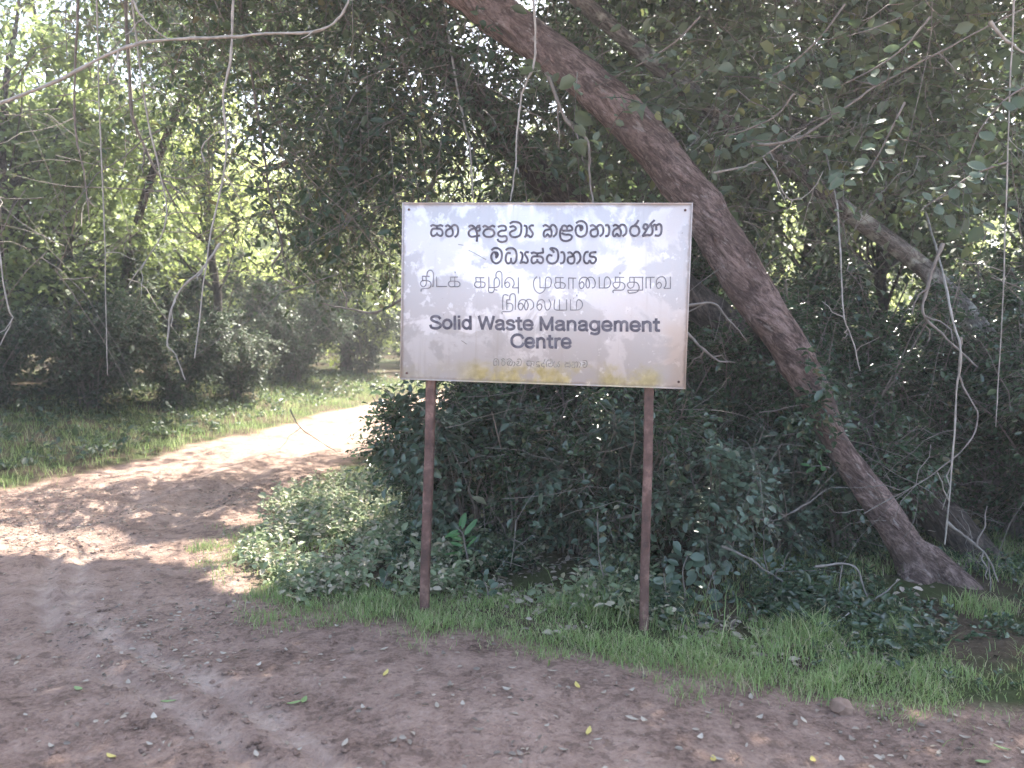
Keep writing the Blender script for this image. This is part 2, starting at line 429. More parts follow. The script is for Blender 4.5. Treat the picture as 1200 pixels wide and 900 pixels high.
tm = t.math('MULTIPLY', t.maprange(t.math('ADD', zn, t.math('MULTIPLY', n2, .05)), .995, 1.03), t.maprange(t.noise(4, 3, .5, p), .45, .6))
c = t.mix(t.math('MULTIPLY', tm, .55), c, (.48, .33, .25))
ed = t.math('MINIMUM', t.math('MINIMUM', xn, t.math('SUBTRACT', 1.0, xn)), t.math('MULTIPLY', t.math('MINIMUM', zn, t.math('SUBTRACT', 1.0, zn)), .62))
c = t.mix(t.math('MULTIPLY', t.maprange(t.math('ADD', ed, t.math('MULTIPLY', t.math('SUBTRACT', n2, .5), .03)), .011, .002), .55), c, (.36, .29, .24))
run = t.n('ShaderNodeMapping'); run.inputs['Scale'].default_value = (26, 26, 1.2); t.t.links.new(p, run.inputs[0])
c = t.mix(t.math('MULTIPLY', t.maprange(t.noise(1.0, 4, .6, run.outputs[0]), .55, .75), .35), c, (.45, .42, .38))
c = t.mix(t.maprange(t.noise(70, 2, .5, p), .73, .77), c, (.25, .2, .17))
t.set(t.bsdf.inputs['Base Color'], c); t.bsdf.inputs['Roughness'].default_value = .55; t.bsdf.inputs['Specular IOR Level'].default_value = .35
t.bump(n1, .12, .01); M['paint'] = t.m
t = NT('sign_ink'); p = t.obj(); n = t.noise(28, 5, .65, p)
t.set(t.bsdf.inputs['Base Color'], t.ramp(n, [(.42, (.060, .056, .075)), (.75, (.22, .215, .24))])); t.bsdf.inputs['Roughness'].default_value = .6; M['ink'] = t.m
t = NT('sign_ink_thin'); p = t.obj(); n = t.noise(22, 5, .65, p)
t.set(t.bsdf.inputs['Base Color'], t.ramp(n, [(.35, (.11, .11, .12)), (.75, (.36, .36, .37))])); t.bsdf.inputs['Roughness'].default_value = .6; M['ink2'] = t.m
t = NT('sign_ink_faint'); p = t.obj(); n = t.noise(30, 5, .65, p)
t.set(t.bsdf.inputs['Base Color'], t.ramp(n, [(.35, (.16, .15, .12)), (.75, (.42, .40, .34))])); t.bsdf.inputs['Roughness'].default_value = .6; M['ink3'] = t.m

def slab(name, x0, x1, z0, z1, y0, y1, mat, parent, nx=1, nz=1, bulge=0, bev=0.0):
    """a sheet with a slightly uneven front"""
    xs = np.linspace(x0, x1, nx + 1); zs = np.linspace(z0, z1, nz + 1)
    A, B = np.meshgrid(xs, zs); yy = np.full(A.shape, y0)
    k = A.size
    vs = np.concatenate([np.stack([A, yy, B], -1).reshape(-1, 3), np.stack([A, np.full(A.shape, y1), B], -1).reshape(-1, 3)])
    i = np.arange(k).reshape(A.shape)
    f = [np.stack([i[:-1, :-1], i[:-1, 1:], i[1:, 1:], i[1:, :-1]], -1).reshape(-1, 4)]
    f.append(f[0][:, ::-1] + k)
    ring = np.concatenate([i[0, :], i[1:, -1], i[-1, -2::-1], i[-2:0:-1, 0]])
    rn = np.roll(ring, -1)
    f.append(np.stack([rn, ring, ring + k, rn + k], -1))
    return build(name, vs, [np.concatenate(f)], mat, parent)
panel = slab('panel', bx0, bx1, bz0, bz1, 0, .022, M['paint'], sign)
tag(panel, 'white painted metal panel with mossy yellow lower edge')
# a thin returned rim all round the sheet
rm = MB()
def boxv(x0, x1, y0, y1, z0, z1):
    v = [(x, y, z) for z in (z0, z1) for y in (y0, y1) for x in (x0, x1)]
    f = [(0, 2, 3, 1), (4, 5, 7, 6), (0, 1, 5, 4), (2, 6, 7, 3), (0, 4, 6, 2), (1, 3, 7, 5)]
    return np.array(v, float), np.array(f)
for q in ((bx0 - .006, bx0, -.004, .026, bz0 - .006, bz1 + .006), (bx1, bx1 + .006, -.004, .026, bz0 - .006, bz1 + .006),
          (bx0, bx1, -.004, .026, bz1, bz1 + .006), (bx0, bx1, -.004, .026, bz0 - .006, bz0)):
    rm.add(*boxv(*q))
rm.out('rim', M['paint'], panel)
def bolt(x, z):
    a = np.arange(8) * math.pi / 4
    v = [(x + .007 * math.cos(q), -.0005, z + .007 * math.sin(q)) for q in a] + [(x + .005 * math.cos(q), -.004, z + .005 * math.sin(q)) for q in a]
    f = [(i, (i + 1) % 8, 8 + (i + 1) % 8, 8 + i) for i in range(8)]
    mb = MB(); mb.add(v, f); mb.add([(v[8 + i]) for i in range(8)], [tuple(range(8))]); mb.out('bolt', M['rust'], panel)
for x in (bx0 + .03, bx1 - .03):
    for z in (bz0 + .03, bz1 - .03): bolt(x, z)
# posts
def post(pb, px_top, py_top):
    ub = (pb - SO).dot(Uv); tt = uv(px_top, py_top)[0]
    hw = .0245; zt = bz1 - .05
    slope = (tt - ub) / max(bz0, .1)
    n = 8; vs = []; fs = []
    for i in range(n + 1):
        z = -.35 + (zt + .35) * i / n; cx = ub + slope * z + .002 * math.sin(i * 2.1)
        ring = []
        for (sx_, sy_) in ((-1, -1), (1, -1), (1, 1), (-1, 1)):
            for (ex, ey) in (((sx_ * (hw - .006)), sy_ * hw), (sx_ * hw, sy_ * (hw - .006))) if sx_ * sy_ < 0 else ((sx_ * hw, sy_ * (hw - .006)), (sx_ * (hw - .006), sy_ * hw)):
                ring.append((cx + ex, .022 + .001 + hw + ey, z))
        vs += ring
    for i in range(n):
        for k in range(8):
            a = i * 8 + k; b = i * 8 + (k + 1) % 8; fs.append((a, b, b + 8, a + 8))
    mb = MB(); mb.add(vs, fs); mb.add(vs[-8:], [tuple(range(8))]); return mb.out('post', M['rust'], sign)
post(PL, 503, 449); post(PR, 761, 458)

# lettering: pen strokes traced in the panel's own plane
zoff = [0]
def strokes(name, blocks, width, mat, parent, label):
    mb = MB()
    for (ox, oy, sc, lines) in blocks:
        for ln in lines:
            pts = np.array([bil(ox + x * sc, oy + y * sc) for x, y in ln])
            if len(pts) > 2: pts = catmull(pts, 5)
            wd = width * BW / 335 / 2
            dd = np.gradient(pts, axis=0); dd = dd / np.maximum(np.linalg.norm(dd, axis=1, keepdims=True), 1e-9)
            pts = pts.copy(); pts[0] -= dd[0] * wd * .5; pts[-1] += dd[-1] * wd * .5
            nn = np.stack([-dd[:, 1], dd[:, 0]], 1)
            # thinner at the pen's thin angle
            ws = np.full(len(pts), wd)
            zoff[0] = (zoff[0] + 1) % 60
            yy = -.0012 - zoff[0] * .00002
            l = pts + nn * ws[:, None]; r = pts - nn * ws[:, None]
            vs = np.concatenate([np.stack([l[:, 0], np.full(len(l), yy), l[:, 1]], 1), np.stack([r[:, 0], np.full(len(r), yy), r[:, 1]], 1)])
            k = len(pts); i = np.arange(k - 1)
            mb.add(vs, np.stack([i, i + k, i + k + 1, i + 1], 1))
    return tag(mb.out(name, mat, parent), label)
A = (500, 250, 70 / 1200, [
    [(110, 248), (150, 226), (228, 246), (300, 228), (345, 246)], [(228, 240), (228, 295)],
    [(228, 295), (145, 305), (112, 370), (124, 432), (165, 445), (228, 415), (290, 445), (332, 425), (338, 355), (300, 308), (228, 295)], [(228, 415), (228, 385)],
    [(405, 255), (440, 230), (480, 250), (505, 290), (430, 330), (405, 390), (425, 445), (485, 455), (532, 430), (545, 370), (530, 305), (490, 262)],
    [(508, 285), (545, 240), (595, 228), (640, 265), (652, 340), (632, 430), (588, 465)],
    [(870, 262), (905, 240), (950, 248), (985, 290), (920, 312), (875, 350), (860, 400), (882, 448), (930, 465), (1025, 450), (1080, 440)],
    [(950, 248), (1000, 315), (1028, 390), (1028, 460), (1022, 555)], [(1090, 242), (1045, 250), (1012, 305)], [(1045, 255), (1085, 290), (1082, 335), (1035, 350)]])
B = (565, 250, 70 / 1200, [
    [(40, 268), (75, 243), (150, 278), (228, 243), (268, 266)], [(150, 270), (150, 305)],
    [(150, 305), (75, 330), (42, 395), (75, 453), (150, 470), (225, 453), (262, 395), (228, 330), (150, 305)],
    [(340, 265), (400, 246), (470, 252), (498, 298), (478, 340), (400, 346), (345, 382), (342, 432), (400, 460), (480, 452), (508, 500), (490, 550), (420, 570), (350, 556), (325, 520)],
    [(575, 272), (640, 257), (688, 290), (678, 330), (605, 360), (572, 400), (602, 460), (680, 475), (768, 440), (800, 330), (793, 225), (740, 180), (640, 168), (580, 198)],
    [(862, 245), (902, 262), (912, 330), (900, 420), (870, 475)],
    [(1042, 245), (1000, 242), (962, 282), (1000, 350), (1030, 405), (1010, 460), (975, 475), (938, 442), (885, 452)]])
C = (630, 250, 80 / 1200, [
    [(110, 226), (150, 207), (208, 240), (232, 275), (145, 300), (117, 350), (122, 400), (150, 408), (185, 368), (220, 408), (250, 388), (256, 320), (232, 262)],
    [(228, 250), (262, 207), (310, 216), (344, 280), (335, 360), (287, 410)],
    [(430, 300), (440, 235), (482, 216), (522, 245), (524, 290)], [(524, 245), (570, 216), (610, 250), (604, 300), (455, 306)],
    [(450, 225), (410, 300), (404, 400), (432, 468), (510, 488), (590, 458), (608, 402), (560, 376), (490, 374), (435, 352)],
    [(690, 172), (740, 142), (810, 147), (864, 200), (874, 290), (848, 378), (770, 414), (700, 385), (674, 310), (690, 242), (732, 215), (758, 250), (765, 305), (795, 272), (788, 230), (745, 215)],
    [(935, 226), (970, 211), (1012, 232), (1032, 272), (955, 300), (936, 350), (956, 400), (1010, 411), (1058, 382), (1064, 310), (1030, 245)],
    [(1040, 252), (1080, 212), (1130, 217), (1160, 280), (1150, 360), (1102, 406)]])
D = (700, 250, 80 / 1200, [
    [(150, 216), (190, 212), (212, 262), (213, 330), (192, 395), (150, 405)],
    [(285, 226), (322, 207), (378, 248), (304, 295), (277, 350), (287, 400), (312, 405), (345, 368), (380, 402), (410, 390), (416, 320), (382, 255)],
    [(388, 248), (422, 207), (480, 217), (512, 280), (504, 360), (452, 405)],
    [(657, 222), (598, 250), (577, 320), (600, 380), (655, 404), (715, 380), (739, 320), (715, 250), (657, 222)], [(650, 222), (690, 182), (720, 132)],
    [(892, 262), (870, 207), (826, 207), (811, 260), (850, 288), (890, 255)], [(1000, 132), (940, 192), (882, 270), (842, 340), (797, 402)],
    [(797, 405), (880, 388), (922, 393), (964, 360), (970, 280), (945, 218)], [(966, 262), (1000, 208), (1030, 232), (1036, 300)],
    [(1034, 225), (1088, 197), (1124, 240), (1120, 350), (1080, 400), (1017, 396)]])
E = (570, 280, 70 / 1200, [
    [(120, 217), (172, 182), (250, 187), (310, 250), (321, 340), (290, 440), (205, 488), (130, 442), (107, 350), (132, 282), (180, 267), (206, 320), (207, 372), (240, 320), (228, 276), (188, 266)],
    [(405, 217), (460, 187), (540, 187), (600, 242), (616, 340), (600, 440), (550, 488), (508, 455), (502, 385)],
    [(490, 282), (432, 282), (402, 340), (397, 430), (432, 488), (480, 478), (505, 440)],
    [(690, 267), (722, 282), (735, 340), (717, 420), (690, 488)], [(850, 267), (802, 267), (786, 312), (820, 370), (840, 430), (815, 483), (760, 468), (700, 470)],
    [(910, 287), (960, 272), (1030, 290), (1120, 277), (1145, 270), (1140, 188)], [(1030, 288), (1030, 345)],
    [(1030, 347), (942, 357), (912, 410), (922, 470), (962, 488), (1030, 455), (1090, 488), (1138, 460), (1144, 400), (1108, 357), (1030, 347)], [(1030, 455), (1030, 412)]])
F_ = (635, 280, 70 / 1200, [
    [(210, 337), (152, 322), (112, 370), (112, 430), (152, 480), (220, 494), (290, 468), (330, 400), (334, 290), (300, 212), (230, 187), (177, 197), (230, 240), (247, 272)],
    [(390, 272), (435, 272), (460, 330), (456, 430), (430, 478), (380, 494)],
    [(530, 282), (570, 271), (612, 302), (640, 342), (545, 370), (522, 420), (542, 480), (600, 498), (650, 470), (660, 390), (630, 312)],
    [(640, 302), (690, 262), (745, 277), (780, 350), (765, 440), (707, 498)],
    [(935, 262), (882, 277), (852, 350), (852, 440), (882, 488), (930, 488), (962, 440), (1000, 488), (1050, 488), (1090, 430), (1070, 372), (972, 350), (980, 292), (1030, 272), (1090, 272)]])
def sub(blk, a, b): return (*blk[:3], blk[3][a:b])
INK = 'bold dark curved script, '
strokes('lettering', [sub(A, 0, 6)], 2.5, M['ink'], panel, INK + 'first word of the top line')
strokes('lettering', [sub(A, 6, 99), B], 2.5, M['ink'], panel, INK + 'second word of the top line')
strokes('lettering', [C, D], 2.5, M['ink'], panel, INK + 'last word of the top line')
strokes('lettering', [E, F_], 2.5, M['ink'], panel, INK + 'the only word of the second line')
G = (485, 310, 70 / 1200, [
    [(320, 230), (250, 228), (180, 226)], [(180, 226), (180, 315)],
    [(250, 226), (256, 340), (240, 410), (190, 440), (142, 400), (142, 350), (185, 316), (280, 316), (340, 352), (345, 420), (300, 465), (160, 482), (145, 530)],
    [(270, 222), (280, 150), (320, 106), (370, 117), (400, 172), (396, 300), (386, 440)],
    [(460, 240), (462, 435)], [(462, 435), (665, 435)],
    [(890, 245), (740, 245)], [(742, 245), (745, 330)], [(825, 245), (825, 435)],
    [(825, 435), (740, 440), (696, 385), (740, 332), (880, 336), (930, 385), (900, 435), (825, 440)], [(833, 140), (838, 165)]])
Hh = (550, 310, 70 / 1200, [
    [(300, 260), (130, 256)], [(135, 256), (140, 345)], [(225, 256), (230, 420), (170, 460), (112, 420), (120, 362), (150, 346), (290, 352), (320, 395), (295, 450), (235, 456)],
    [(395, 245), (395, 455)], [(395, 456), (520, 460), (590, 430), (610, 350), (590, 282), (545, 262), (505, 302), (500, 400), (500, 500), (470, 558), (400, 554), (385, 500), (395, 456)],
    [(540, 260), (545, 172), (600, 131), (650, 162), (658, 250), (658, 465)], [(500, 500), (560, 512)],
    [(720, 382), (770, 347), (815, 390), (800, 440), (755, 460), (716, 410), (722, 330), (770, 267), (830, 262), (890, 320), (900, 400), (872, 464), (985, 466)], [(988, 260), (985, 575)]])
I_ = (620, 310, 90 / 1200, [
    [(125, 190), (82, 240), (71, 320), (96, 400), (155, 448), (215, 430), (255, 370), (262, 230), (300, 197), (345, 232), (345, 310), (310, 358), (172, 362)], [(172, 362), (172, 195)],
    [(540, 205), (415, 205)], [(417, 205), (420, 280)], [(490, 205), (490, 362)], [(490, 362), (430, 370), (401, 320), (430, 282), (530, 286), (567, 320), (545, 369), (495, 370)],
    [(620, 380), (620, 210)], [(620, 212), (735, 215)], [(690, 215), (688, 380)],
    [(790, 302), (830, 272), (860, 310), (845, 364), (810, 374), (786, 330), (796, 240), (850, 201), (915, 217), (944, 280), (940, 350), (915, 369), (891, 330), (900, 240), (950, 201), (1005, 217), (1034, 280), (1025, 350), (987, 371)],
    [(1098, 200), (1098, 368)], [(1098, 369), (1222, 366), (1268, 320), (1268, 240), (1223, 197), (1184, 232), (1174, 368)]])
J_ = (705, 310, 90 / 1200, [
    [(350, 205), (215, 202)], [(215, 202), (215, 280)], [(285, 202), (285, 310), (265, 358), (220, 374), (181, 330), (200, 286), (320, 286), (364, 330), (350, 384), (310, 404), (187, 406), (182, 445)], [(287, 128), (287, 150)],
    [(650, 205), (440, 205)], [(440, 205), (440, 285)], [(508, 205), (508, 310), (490, 358), (440, 374), (406, 330), (430, 286), (540, 286), (584, 340), (580, 400), (540, 438), (430, 450), (409, 408)], [(409, 406), (640, 406)], [(640, 406), (640, 200)],
    [(695, 375), (695, 205)], [(695, 206), (825, 206)], [(765, 206), (763, 378)],
    [(860, 320), (900, 282), (935, 320), (915, 369), (880, 377), (856, 330), (861, 250), (910, 202), (975, 207), (1005, 270), (1000, 340), (977, 378), (1075, 379)], [(1075, 379), (1075, 200)]])
K_ = (580, 338, 110 / 1200, [
    [(195, 145), (150, 145)], [(150, 145), (150, 270)], [(150, 192), (200, 190), (228, 222), (215, 280), (170, 296), (92, 298), (92, 325)], [(97, 270), (101, 112), (130, 77), (170, 90)], [(185, 140), (195, 87), (230, 66), (261, 97), (258, 270)],
    [(300, 212), (330, 187), (360, 215), (345, 264), (320, 274), (296, 235), (311, 167), (355, 141), (405, 162), (424, 210), (412, 262), (392, 274), (375, 220), (402, 152), (450, 141), (489, 180), (489, 240), (452, 274)],
    [(540, 222), (575, 197), (600, 225), (585, 269), (560, 277), (536, 235), (551, 167), (595, 141), (633, 172), (640, 240), (660, 277), (695, 260), (714, 200), (690, 142)],
    [(765, 145), (756, 220), (775, 274), (915, 278)], [(915, 278), (915, 145)], [(825, 145), (825, 275)],
    [(965, 145), (965, 277)], [(965, 278), (1070, 274), (1114, 235), (1114, 180), (1075, 146), (1046, 172), (1040, 277)], [(1048, 84), (1048, 99)]])
strokes('lettering', [G], 1.15, M['ink2'], panel, 'thin grey script, first word of the third line')
strokes('lettering', [Hh], 1.15, M['ink2'], panel, 'thin grey script, second word of the third line')
strokes('lettering', [I_, J_], 1.15, M['ink2'], panel, 'thin grey script, last word of the third line')
strokes('lettering', [K_], 1.15, M['ink2'], panel, 'thin grey script, the only word of the fourth line')
L_ = (570, 412, 70 / 1200, [
    [(132, 275), (130, 195), (160, 142), (210, 152), (234, 200), (230, 275)], [(150, 205), (185, 182), (196, 240), (175, 272), (135, 275)],
    [(320, 182), (285, 222), (300, 270), (340, 272), (362, 222), (320, 182), (290, 160), (330, 140), (350, 170)],
    [(400, 162), (450, 142), (500, 182), (500, 250), (470, 282), (440, 250), (470, 192), (430, 190), (405, 240), (430, 282)], [(535, 200), (560, 240), (530, 292)],
    [(600, 192), (640, 197), (630, 232), (596, 260), (620, 284), (670, 272), (690, 210), (670, 152), (610, 152)],
    [(800, 192), (870, 190), (890, 232), (880, 300)], [(800, 230), (812, 276), (870, 282)], [(900, 196), (945, 202), (950, 240), (930, 285)],
    [(1045, 197), (990, 215), (1000, 265), (1050, 272), (1045, 305), (1000, 300)]])
M_ = (630, 412, 70 / 1200, [
    [(120, 240), (70, 247), (70, 290), (120, 300), (110, 330)], [(100, 240), (140, 152)],
    [(175, 305), (170, 222), (200, 172), (260, 182), (250, 240), (205, 242), (212, 290), (260, 304), (300, 260), (280, 172), (240, 150)],
    [(330, 200), (310, 252), (330, 312), (370, 302), (382, 270), (410, 312), (436, 270), (400, 232), (430, 197)],
    [(540, 212), (590, 222), (640, 212)], [(590, 240), (547, 252), (547, 310), (590, 300), (640, 312), (645, 252), (590, 240)],
    [(690, 212), (740, 217), (720, 260), (680, 272), (690, 320), (740, 312), (740, 240), (780, 207), (800, 260), (780, 320)], [(820, 210), (856, 250), (830, 320)],
    [(900, 222), (940, 222), (940, 256), (905, 277), (915, 316), (965, 312), (990, 250), (970, 187), (900, 190)]])
strokes('lettering', [sub(L_, 0, 6)], .95, M['ink3'], panel, 'small faint script, first word of the bottom line')
strokes('lettering', [sub(L_, 6, 99), sub(M_, 0, 4)], .95, M['ink3'], panel, 'small faint script, second word of the bottom line')
strokes('lettering', [sub(M_, 4, 99)], .95, M['ink3'], panel, 'small faint script, last word of the bottom line')
for ln in ([(550, 293), (556, 296), (563, 300), (570, 304)], [(538, 286), (544, 287)], [(540, 399), (546, 403)]):
    strokes('scratch', [(0, 0, 1, [ln])], .7, M['ink3'], panel, 'short grey scratch in the paint')

def ell(cx, cy, rx, ry): return [(cx + rx * math.cos(k * math.pi / 6), cy + ry * math.sin(k * math.pi / 6)) for k in range(13)]
GL = {'S': ([[(.62, .78), (.50, .92), (.32, .95), (.14, .87), (.10, .72), (.22, .59), (.45, .48), (.62, .36), (.63, .19), (.48, .06), (.28, .04), (.10, .11), (.04, .27)]], .72),
      'o': ([ell(.31, .37, .24, .32)], .66), 'l': ([[(.1, 0), (.1, .97)]], .25), 'i': ([[(.1, 0), (.1, .70)], [(.1, .88), (.1, .97)]], .25),
      'd': ([ell(.29, .37, .22, .32), [(.52, 0), (.52, .97)]], .68),
      'W': ([[(.05, .97), (.23, .05)], [(.23, .05), (.45, .93)], [(.45, .93), (.67, .05)], [(.67, .05), (.86, .97)]], .92),
      'a': ([[(.08, .53), (.14, .65), (.28, .69), (.42, .64), (.46, .5), (.46, .1), (.52, .02)], [(.46, .42), (.25, .38), (.09, .28), (.08, .14), (.18, .05), (.34, .07), (.46, .2)]], .60),
      's': ([[(.45, .54), (.36, .67), (.2, .68), (.09, .59), (.12, .46), (.28, .38), (.45, .28), (.45, .14), (.32, .05), (.16, .05), (.06, .16)]], .55),
      't': ([[(.17, .9), (.17, .16), (.22, .06), (.34, .05)], [(.02, .66), (.33, .66)]], .40),
      'e': ([[(.08, .36), (.53, .36)], [(.53, .36), (.49, .56), (.38, .68), (.24, .69), (.11, .6), (.06, .37), (.11, .14), (.25, .04), (.42, .06), (.52, .18)]], .62),
      'M': ([[(.1, 0), (.1, .97)], [(.1, .95), (.4, .06)], [(.4, .06), (.7, .95)], [(.7, .97), (.7, 0)]], .84),
      'n': ([[(.1, 0), (.1, .70)], [(.1, .5), (.2, .65), (.33, .69), (.45, .6), (.48, .45), (.48, .2), (.48, 0)]], .62),
      'g': ([ell(.29, .37, .22, .32), [(.52, .70), (.52, .2), (.52, -.08), (.45, -.2), (.28, -.24), (.1, -.17)]], .66),
      'm': ([[(.1, 0), (.1, .70)], [(.1, .5), (.19, .66), (.31, .69), (.40, .6), (.42, .45), (.42, .2), (.42, 0)], [(.42, .5), (.51, .66), (.63, .69), (.72, .6), (.74, .45), (.74, .2), (.74, 0)]], .88),
      'C': ([[(.71, .69), (.62, .86), (.42, .94), (.22, .87), (.10, .68), (.08, .5), (.10, .3), (.22, .12), (.42, .05), (.62, .12), (.72, .31)]], .79),
      'r': ([[(.1, 0), (.1, .70)], [(.1, .45), (.17, .61), (.28, .68), (.36, .66)]], .39)}
def english(body, x0, x1, ytop, ybase, label):
    tot = sum(GL[c][1] for c in body) - .1; k = (x1 - x0) / tot; hgt = ybase - ytop; pen = 0; lines = []
    for ch in body:
        gl, adv = GL[ch]
        for ln in gl:
            lines.append([(x0 + 1.0 + (pen + x - .05) * k, ybase - y * hgt + (pen + x) * k * .012) for x, y in ln])
        pen += adv
    strokes('lettering', [(0, 0, 1, lines)], 3.2, M['ink'], panel, label)
english('Solid', 503, 552, 369.3, 385, 'bold English word Solid')
english('Waste', 560, 623.5, 370, 386, 'bold English word Waste')
english('Management', 631.5, 772, 371, 387, 'bold English word Management')
english('Centre', 597.5, 668, 391, 407.3, 'bold English word Centre')

# ------------------------------------------------------------------ foliage builders
def twig_foliage(lv, tw, st, d, ln, nl, L, W, shape, droop=.35, tw_r=.004, jit=.5, gate=None, sides=3):
    """lv, tw: MB for leaves and for twig tubes. st, d: (N,3) twig starts and directions; ln: lengths"""
    N = len(st); d = unit(d)
    s = np.linspace(0, 1, 4)[None, :, None]
    down = np.array([0, 0, -1.])
    P = st[:, None] + d[:, None] * ln[:, None, None] * s + down * (s ** 2) * (ln * droop)[:, None, None]
    if tw is not None:
        keep = np.ones(N, bool) if gate is None else gate(P[:, -1])
        if keep.any(): add_tubes(tw, P[keep], np.broadcast_to(np.linspace(1, .35, 4) * tw_r, (keep.sum(), 4)), sides)
    k = nl
    q = (np.arange(k) + .6) / k
    q = np.clip(q[None] + rng.normal(0, .03, (N, k)), .08, 1)[..., None]
    B = st[:, None] + d[:, None] * ln[:, None, None] * q + down * q ** 2 * (ln * droop)[:, None, None]
    T = unit(d[:, None] + down * 2 * q * droop)
    sd = np.where(np.arange(k) % 2 == 0, 1., -1.)[None, :, None]
    side = unit(np.cross(T, np.array([0, 0, 1.]) + rng.normal(0, .35, (N, k, 3))))
    ld = T * .55 + side * sd + rng.normal(0, jit * .5, (N, k, 3)) + down * .15
    nr = np.array([0, -.15, 1.]) + rng.normal(0, jit, (N, k, 3))
    B = B.reshape(-1, 3); ld = ld.reshape(-1, 3); nr = nr.reshape(-1, 3)
    if gate is not None:
        g = gate(B); B, ld, nr = B[g], ld[g], nr[g]
    sz = np.clip(np.exp(rng.normal(-.05, .32, len(B))), .4, 1.9)
    add_leaves(lv, B, ld, nr, L * sz, W * sz, shape)

def rdir(n, upb=0.):
    v = rng.normal(0, 1, (n, 3)); v[:, 2] += upb; return unit(v)

def shrub_meshes(name, h, spread, nstem, ntw, nl, L, W, lmat, smat=None, shape='hex', droop=.35, low=.1, tlen=.38):
    lv, sm = MB(), MB()
    ang = rng.uniform(0, 2 * math.pi, nstem); rad = spread * np.sqrt(rng.random(nstem)); hh = h * rng.uniform(.6, 1.05, nstem)
    n = 7; s = np.linspace(0, 1, n)
    bx = np.stack([np.cos(ang), np.sin(ang)], 1)
    P = np.zeros((nstem, n, 3))
    P[..., :2] = bx[:, None] * (.08 + (rad[:, None] * s[None] ** 1.4))[..., None] + np.cumsum(rng.normal(0, .03 * h, (nstem, n, 2)), 1) * .6
    P[..., 2] = hh[:, None] * (s[None] ** .85) - .05
    add_tubes(sm, P, np.linspace(1, .3, n)[None] * rng.uniform(.008, .018, nstem)[:, None] * (h / 1.5) ** .5, 4)
    per = 13; nk = max(ntw // per, 1)
    i = np.repeat(rng.integers(0, nstem, nk), per); tt = np.clip(np.repeat(low + (1 - low) * rng.random(nk) ** .7, per) + rng.normal(0, .02, nk * per), low, .999); ntw = nk * per; cd_ = np.repeat(rdir(nk, .1), per, 0)
    pass; f = tt * (n - 1.001); k = f.astype(int); f = (f - k)[:, None]
    st = P[i, k] * (1 - f) + P[i, k + 1] * f
    out = st * np.array([1, 1, 0]); d = unit(out) * .35 + cd_ * .75 + rng.normal(0, .45, (ntw, 3)); d[:, 2] += .2
    twig_foliage(lv, sm, st, d, tlen * rng.uniform(.5, 1.3, ntw), nl, L, W, shape, droop)
    return (lv.out(name + '_foliage', lmat, mesh_only=True), sm.out(name + '_stems', smat or M['twig'], mesh_only=True))

def put(name, meshes, partnames, loc, rz, s, label, cat, group=None, sz=None):
    e = empty(name, loc, rz, s)
    if sz: e.scale = (s, s, s * sz)
    for me, pn in zip(meshes, partnames): link(pn, me, e)
    return tag(e, label, cat, group)

def tree_meshes(name, H, cr, nclump, ntw, nl, L, W, lmat, bmat, shape='quad', lean=(0, 0), z0=.28, r=.11, tlen=.6, fill=1.):
    """an ordinary tree of the wood: tapered trunk, limbs, crown of leafy twigs"""
    lv, tr, lb = MB(), MB(), MB()
    n = 9; s = np.linspace(0, 1, n)
    T = np.stack([lean[0] * s ** 1.5 + np.cumsum(rng.normal(0, .05, n)), lean[1] * s ** 1.5 + np.cumsum(rng.normal(0, .05, n)), H * .85 * s - .1], 1)
    add_tubes(tr, T[None], (r * (1 - .8 * s) + r * .5 * np.exp(-s * 14))[None], 10)
    c = rdir(nclump) * (rng.random(nclump) ** .45)[:, None]
    z = np.clip(c[:, 2], -1, 1)
    C = np.stack([c[:, 0] * cr + lean[0] * .8, c[:, 1] * cr + lean[1] * .8, H * (z0 + (1 - z0) * (z * .5 + .5))], 1)
    # limb from the trunk to each clump
    k = np.clip((C[:, 2] / (H * .85) * .75 * (n - 1)).astype(int), 1, n - 2); A0 = T[k]
    ss = np.linspace(0, 1, 5)[None, :, None]
    Pm = A0[:, None] * (1 - ss) + C[:, None] * ss; Pm[..., 2] += (np.sin(ss * math.pi) * rng.uniform(-.1, .35, (nclump, 1, 1)))[..., 0]
    Pm[:, 1:-1] += rng.normal(0, .07, (nclump, 3, 3))
    add_tubes(lb, Pm, np.linspace(1, .35, 5)[None] * rng.uniform(.12, .3, nclump)[:, None] * r, 5)
    ci = np.repeat(np.arange(nclump), ntw)
    st = C[ci] + rng.normal(0, .17 * fill, (len(ci), 3))
    half = len(ci) // 3
    rr_ = tlen * rng.uniform(.5, 1.3, len(ci)); dd_ = rdir(len(ci), .1); pm_ = rng.permutation(len(ci)); st = st[pm_]
    twig_foliage(lv, lb, st[:half], dd_[:half], rr_[:half], nl, L, W, shape, .45, .006, .6)
    twig_foliage(lv, None, st[half:], dd_[half:], rr_[half:], nl, L, W, shape, .45, .006, .6)
    return (tr.out(name + '_trunk', bmat, mesh_only=True, smooth=True), lb.out(name + '_limbs', bmat, mesh_only=True), lv.out(name + '_crown', lmat, mesh_only=True))
TP = ('trunk', 'limbs', 'crown')

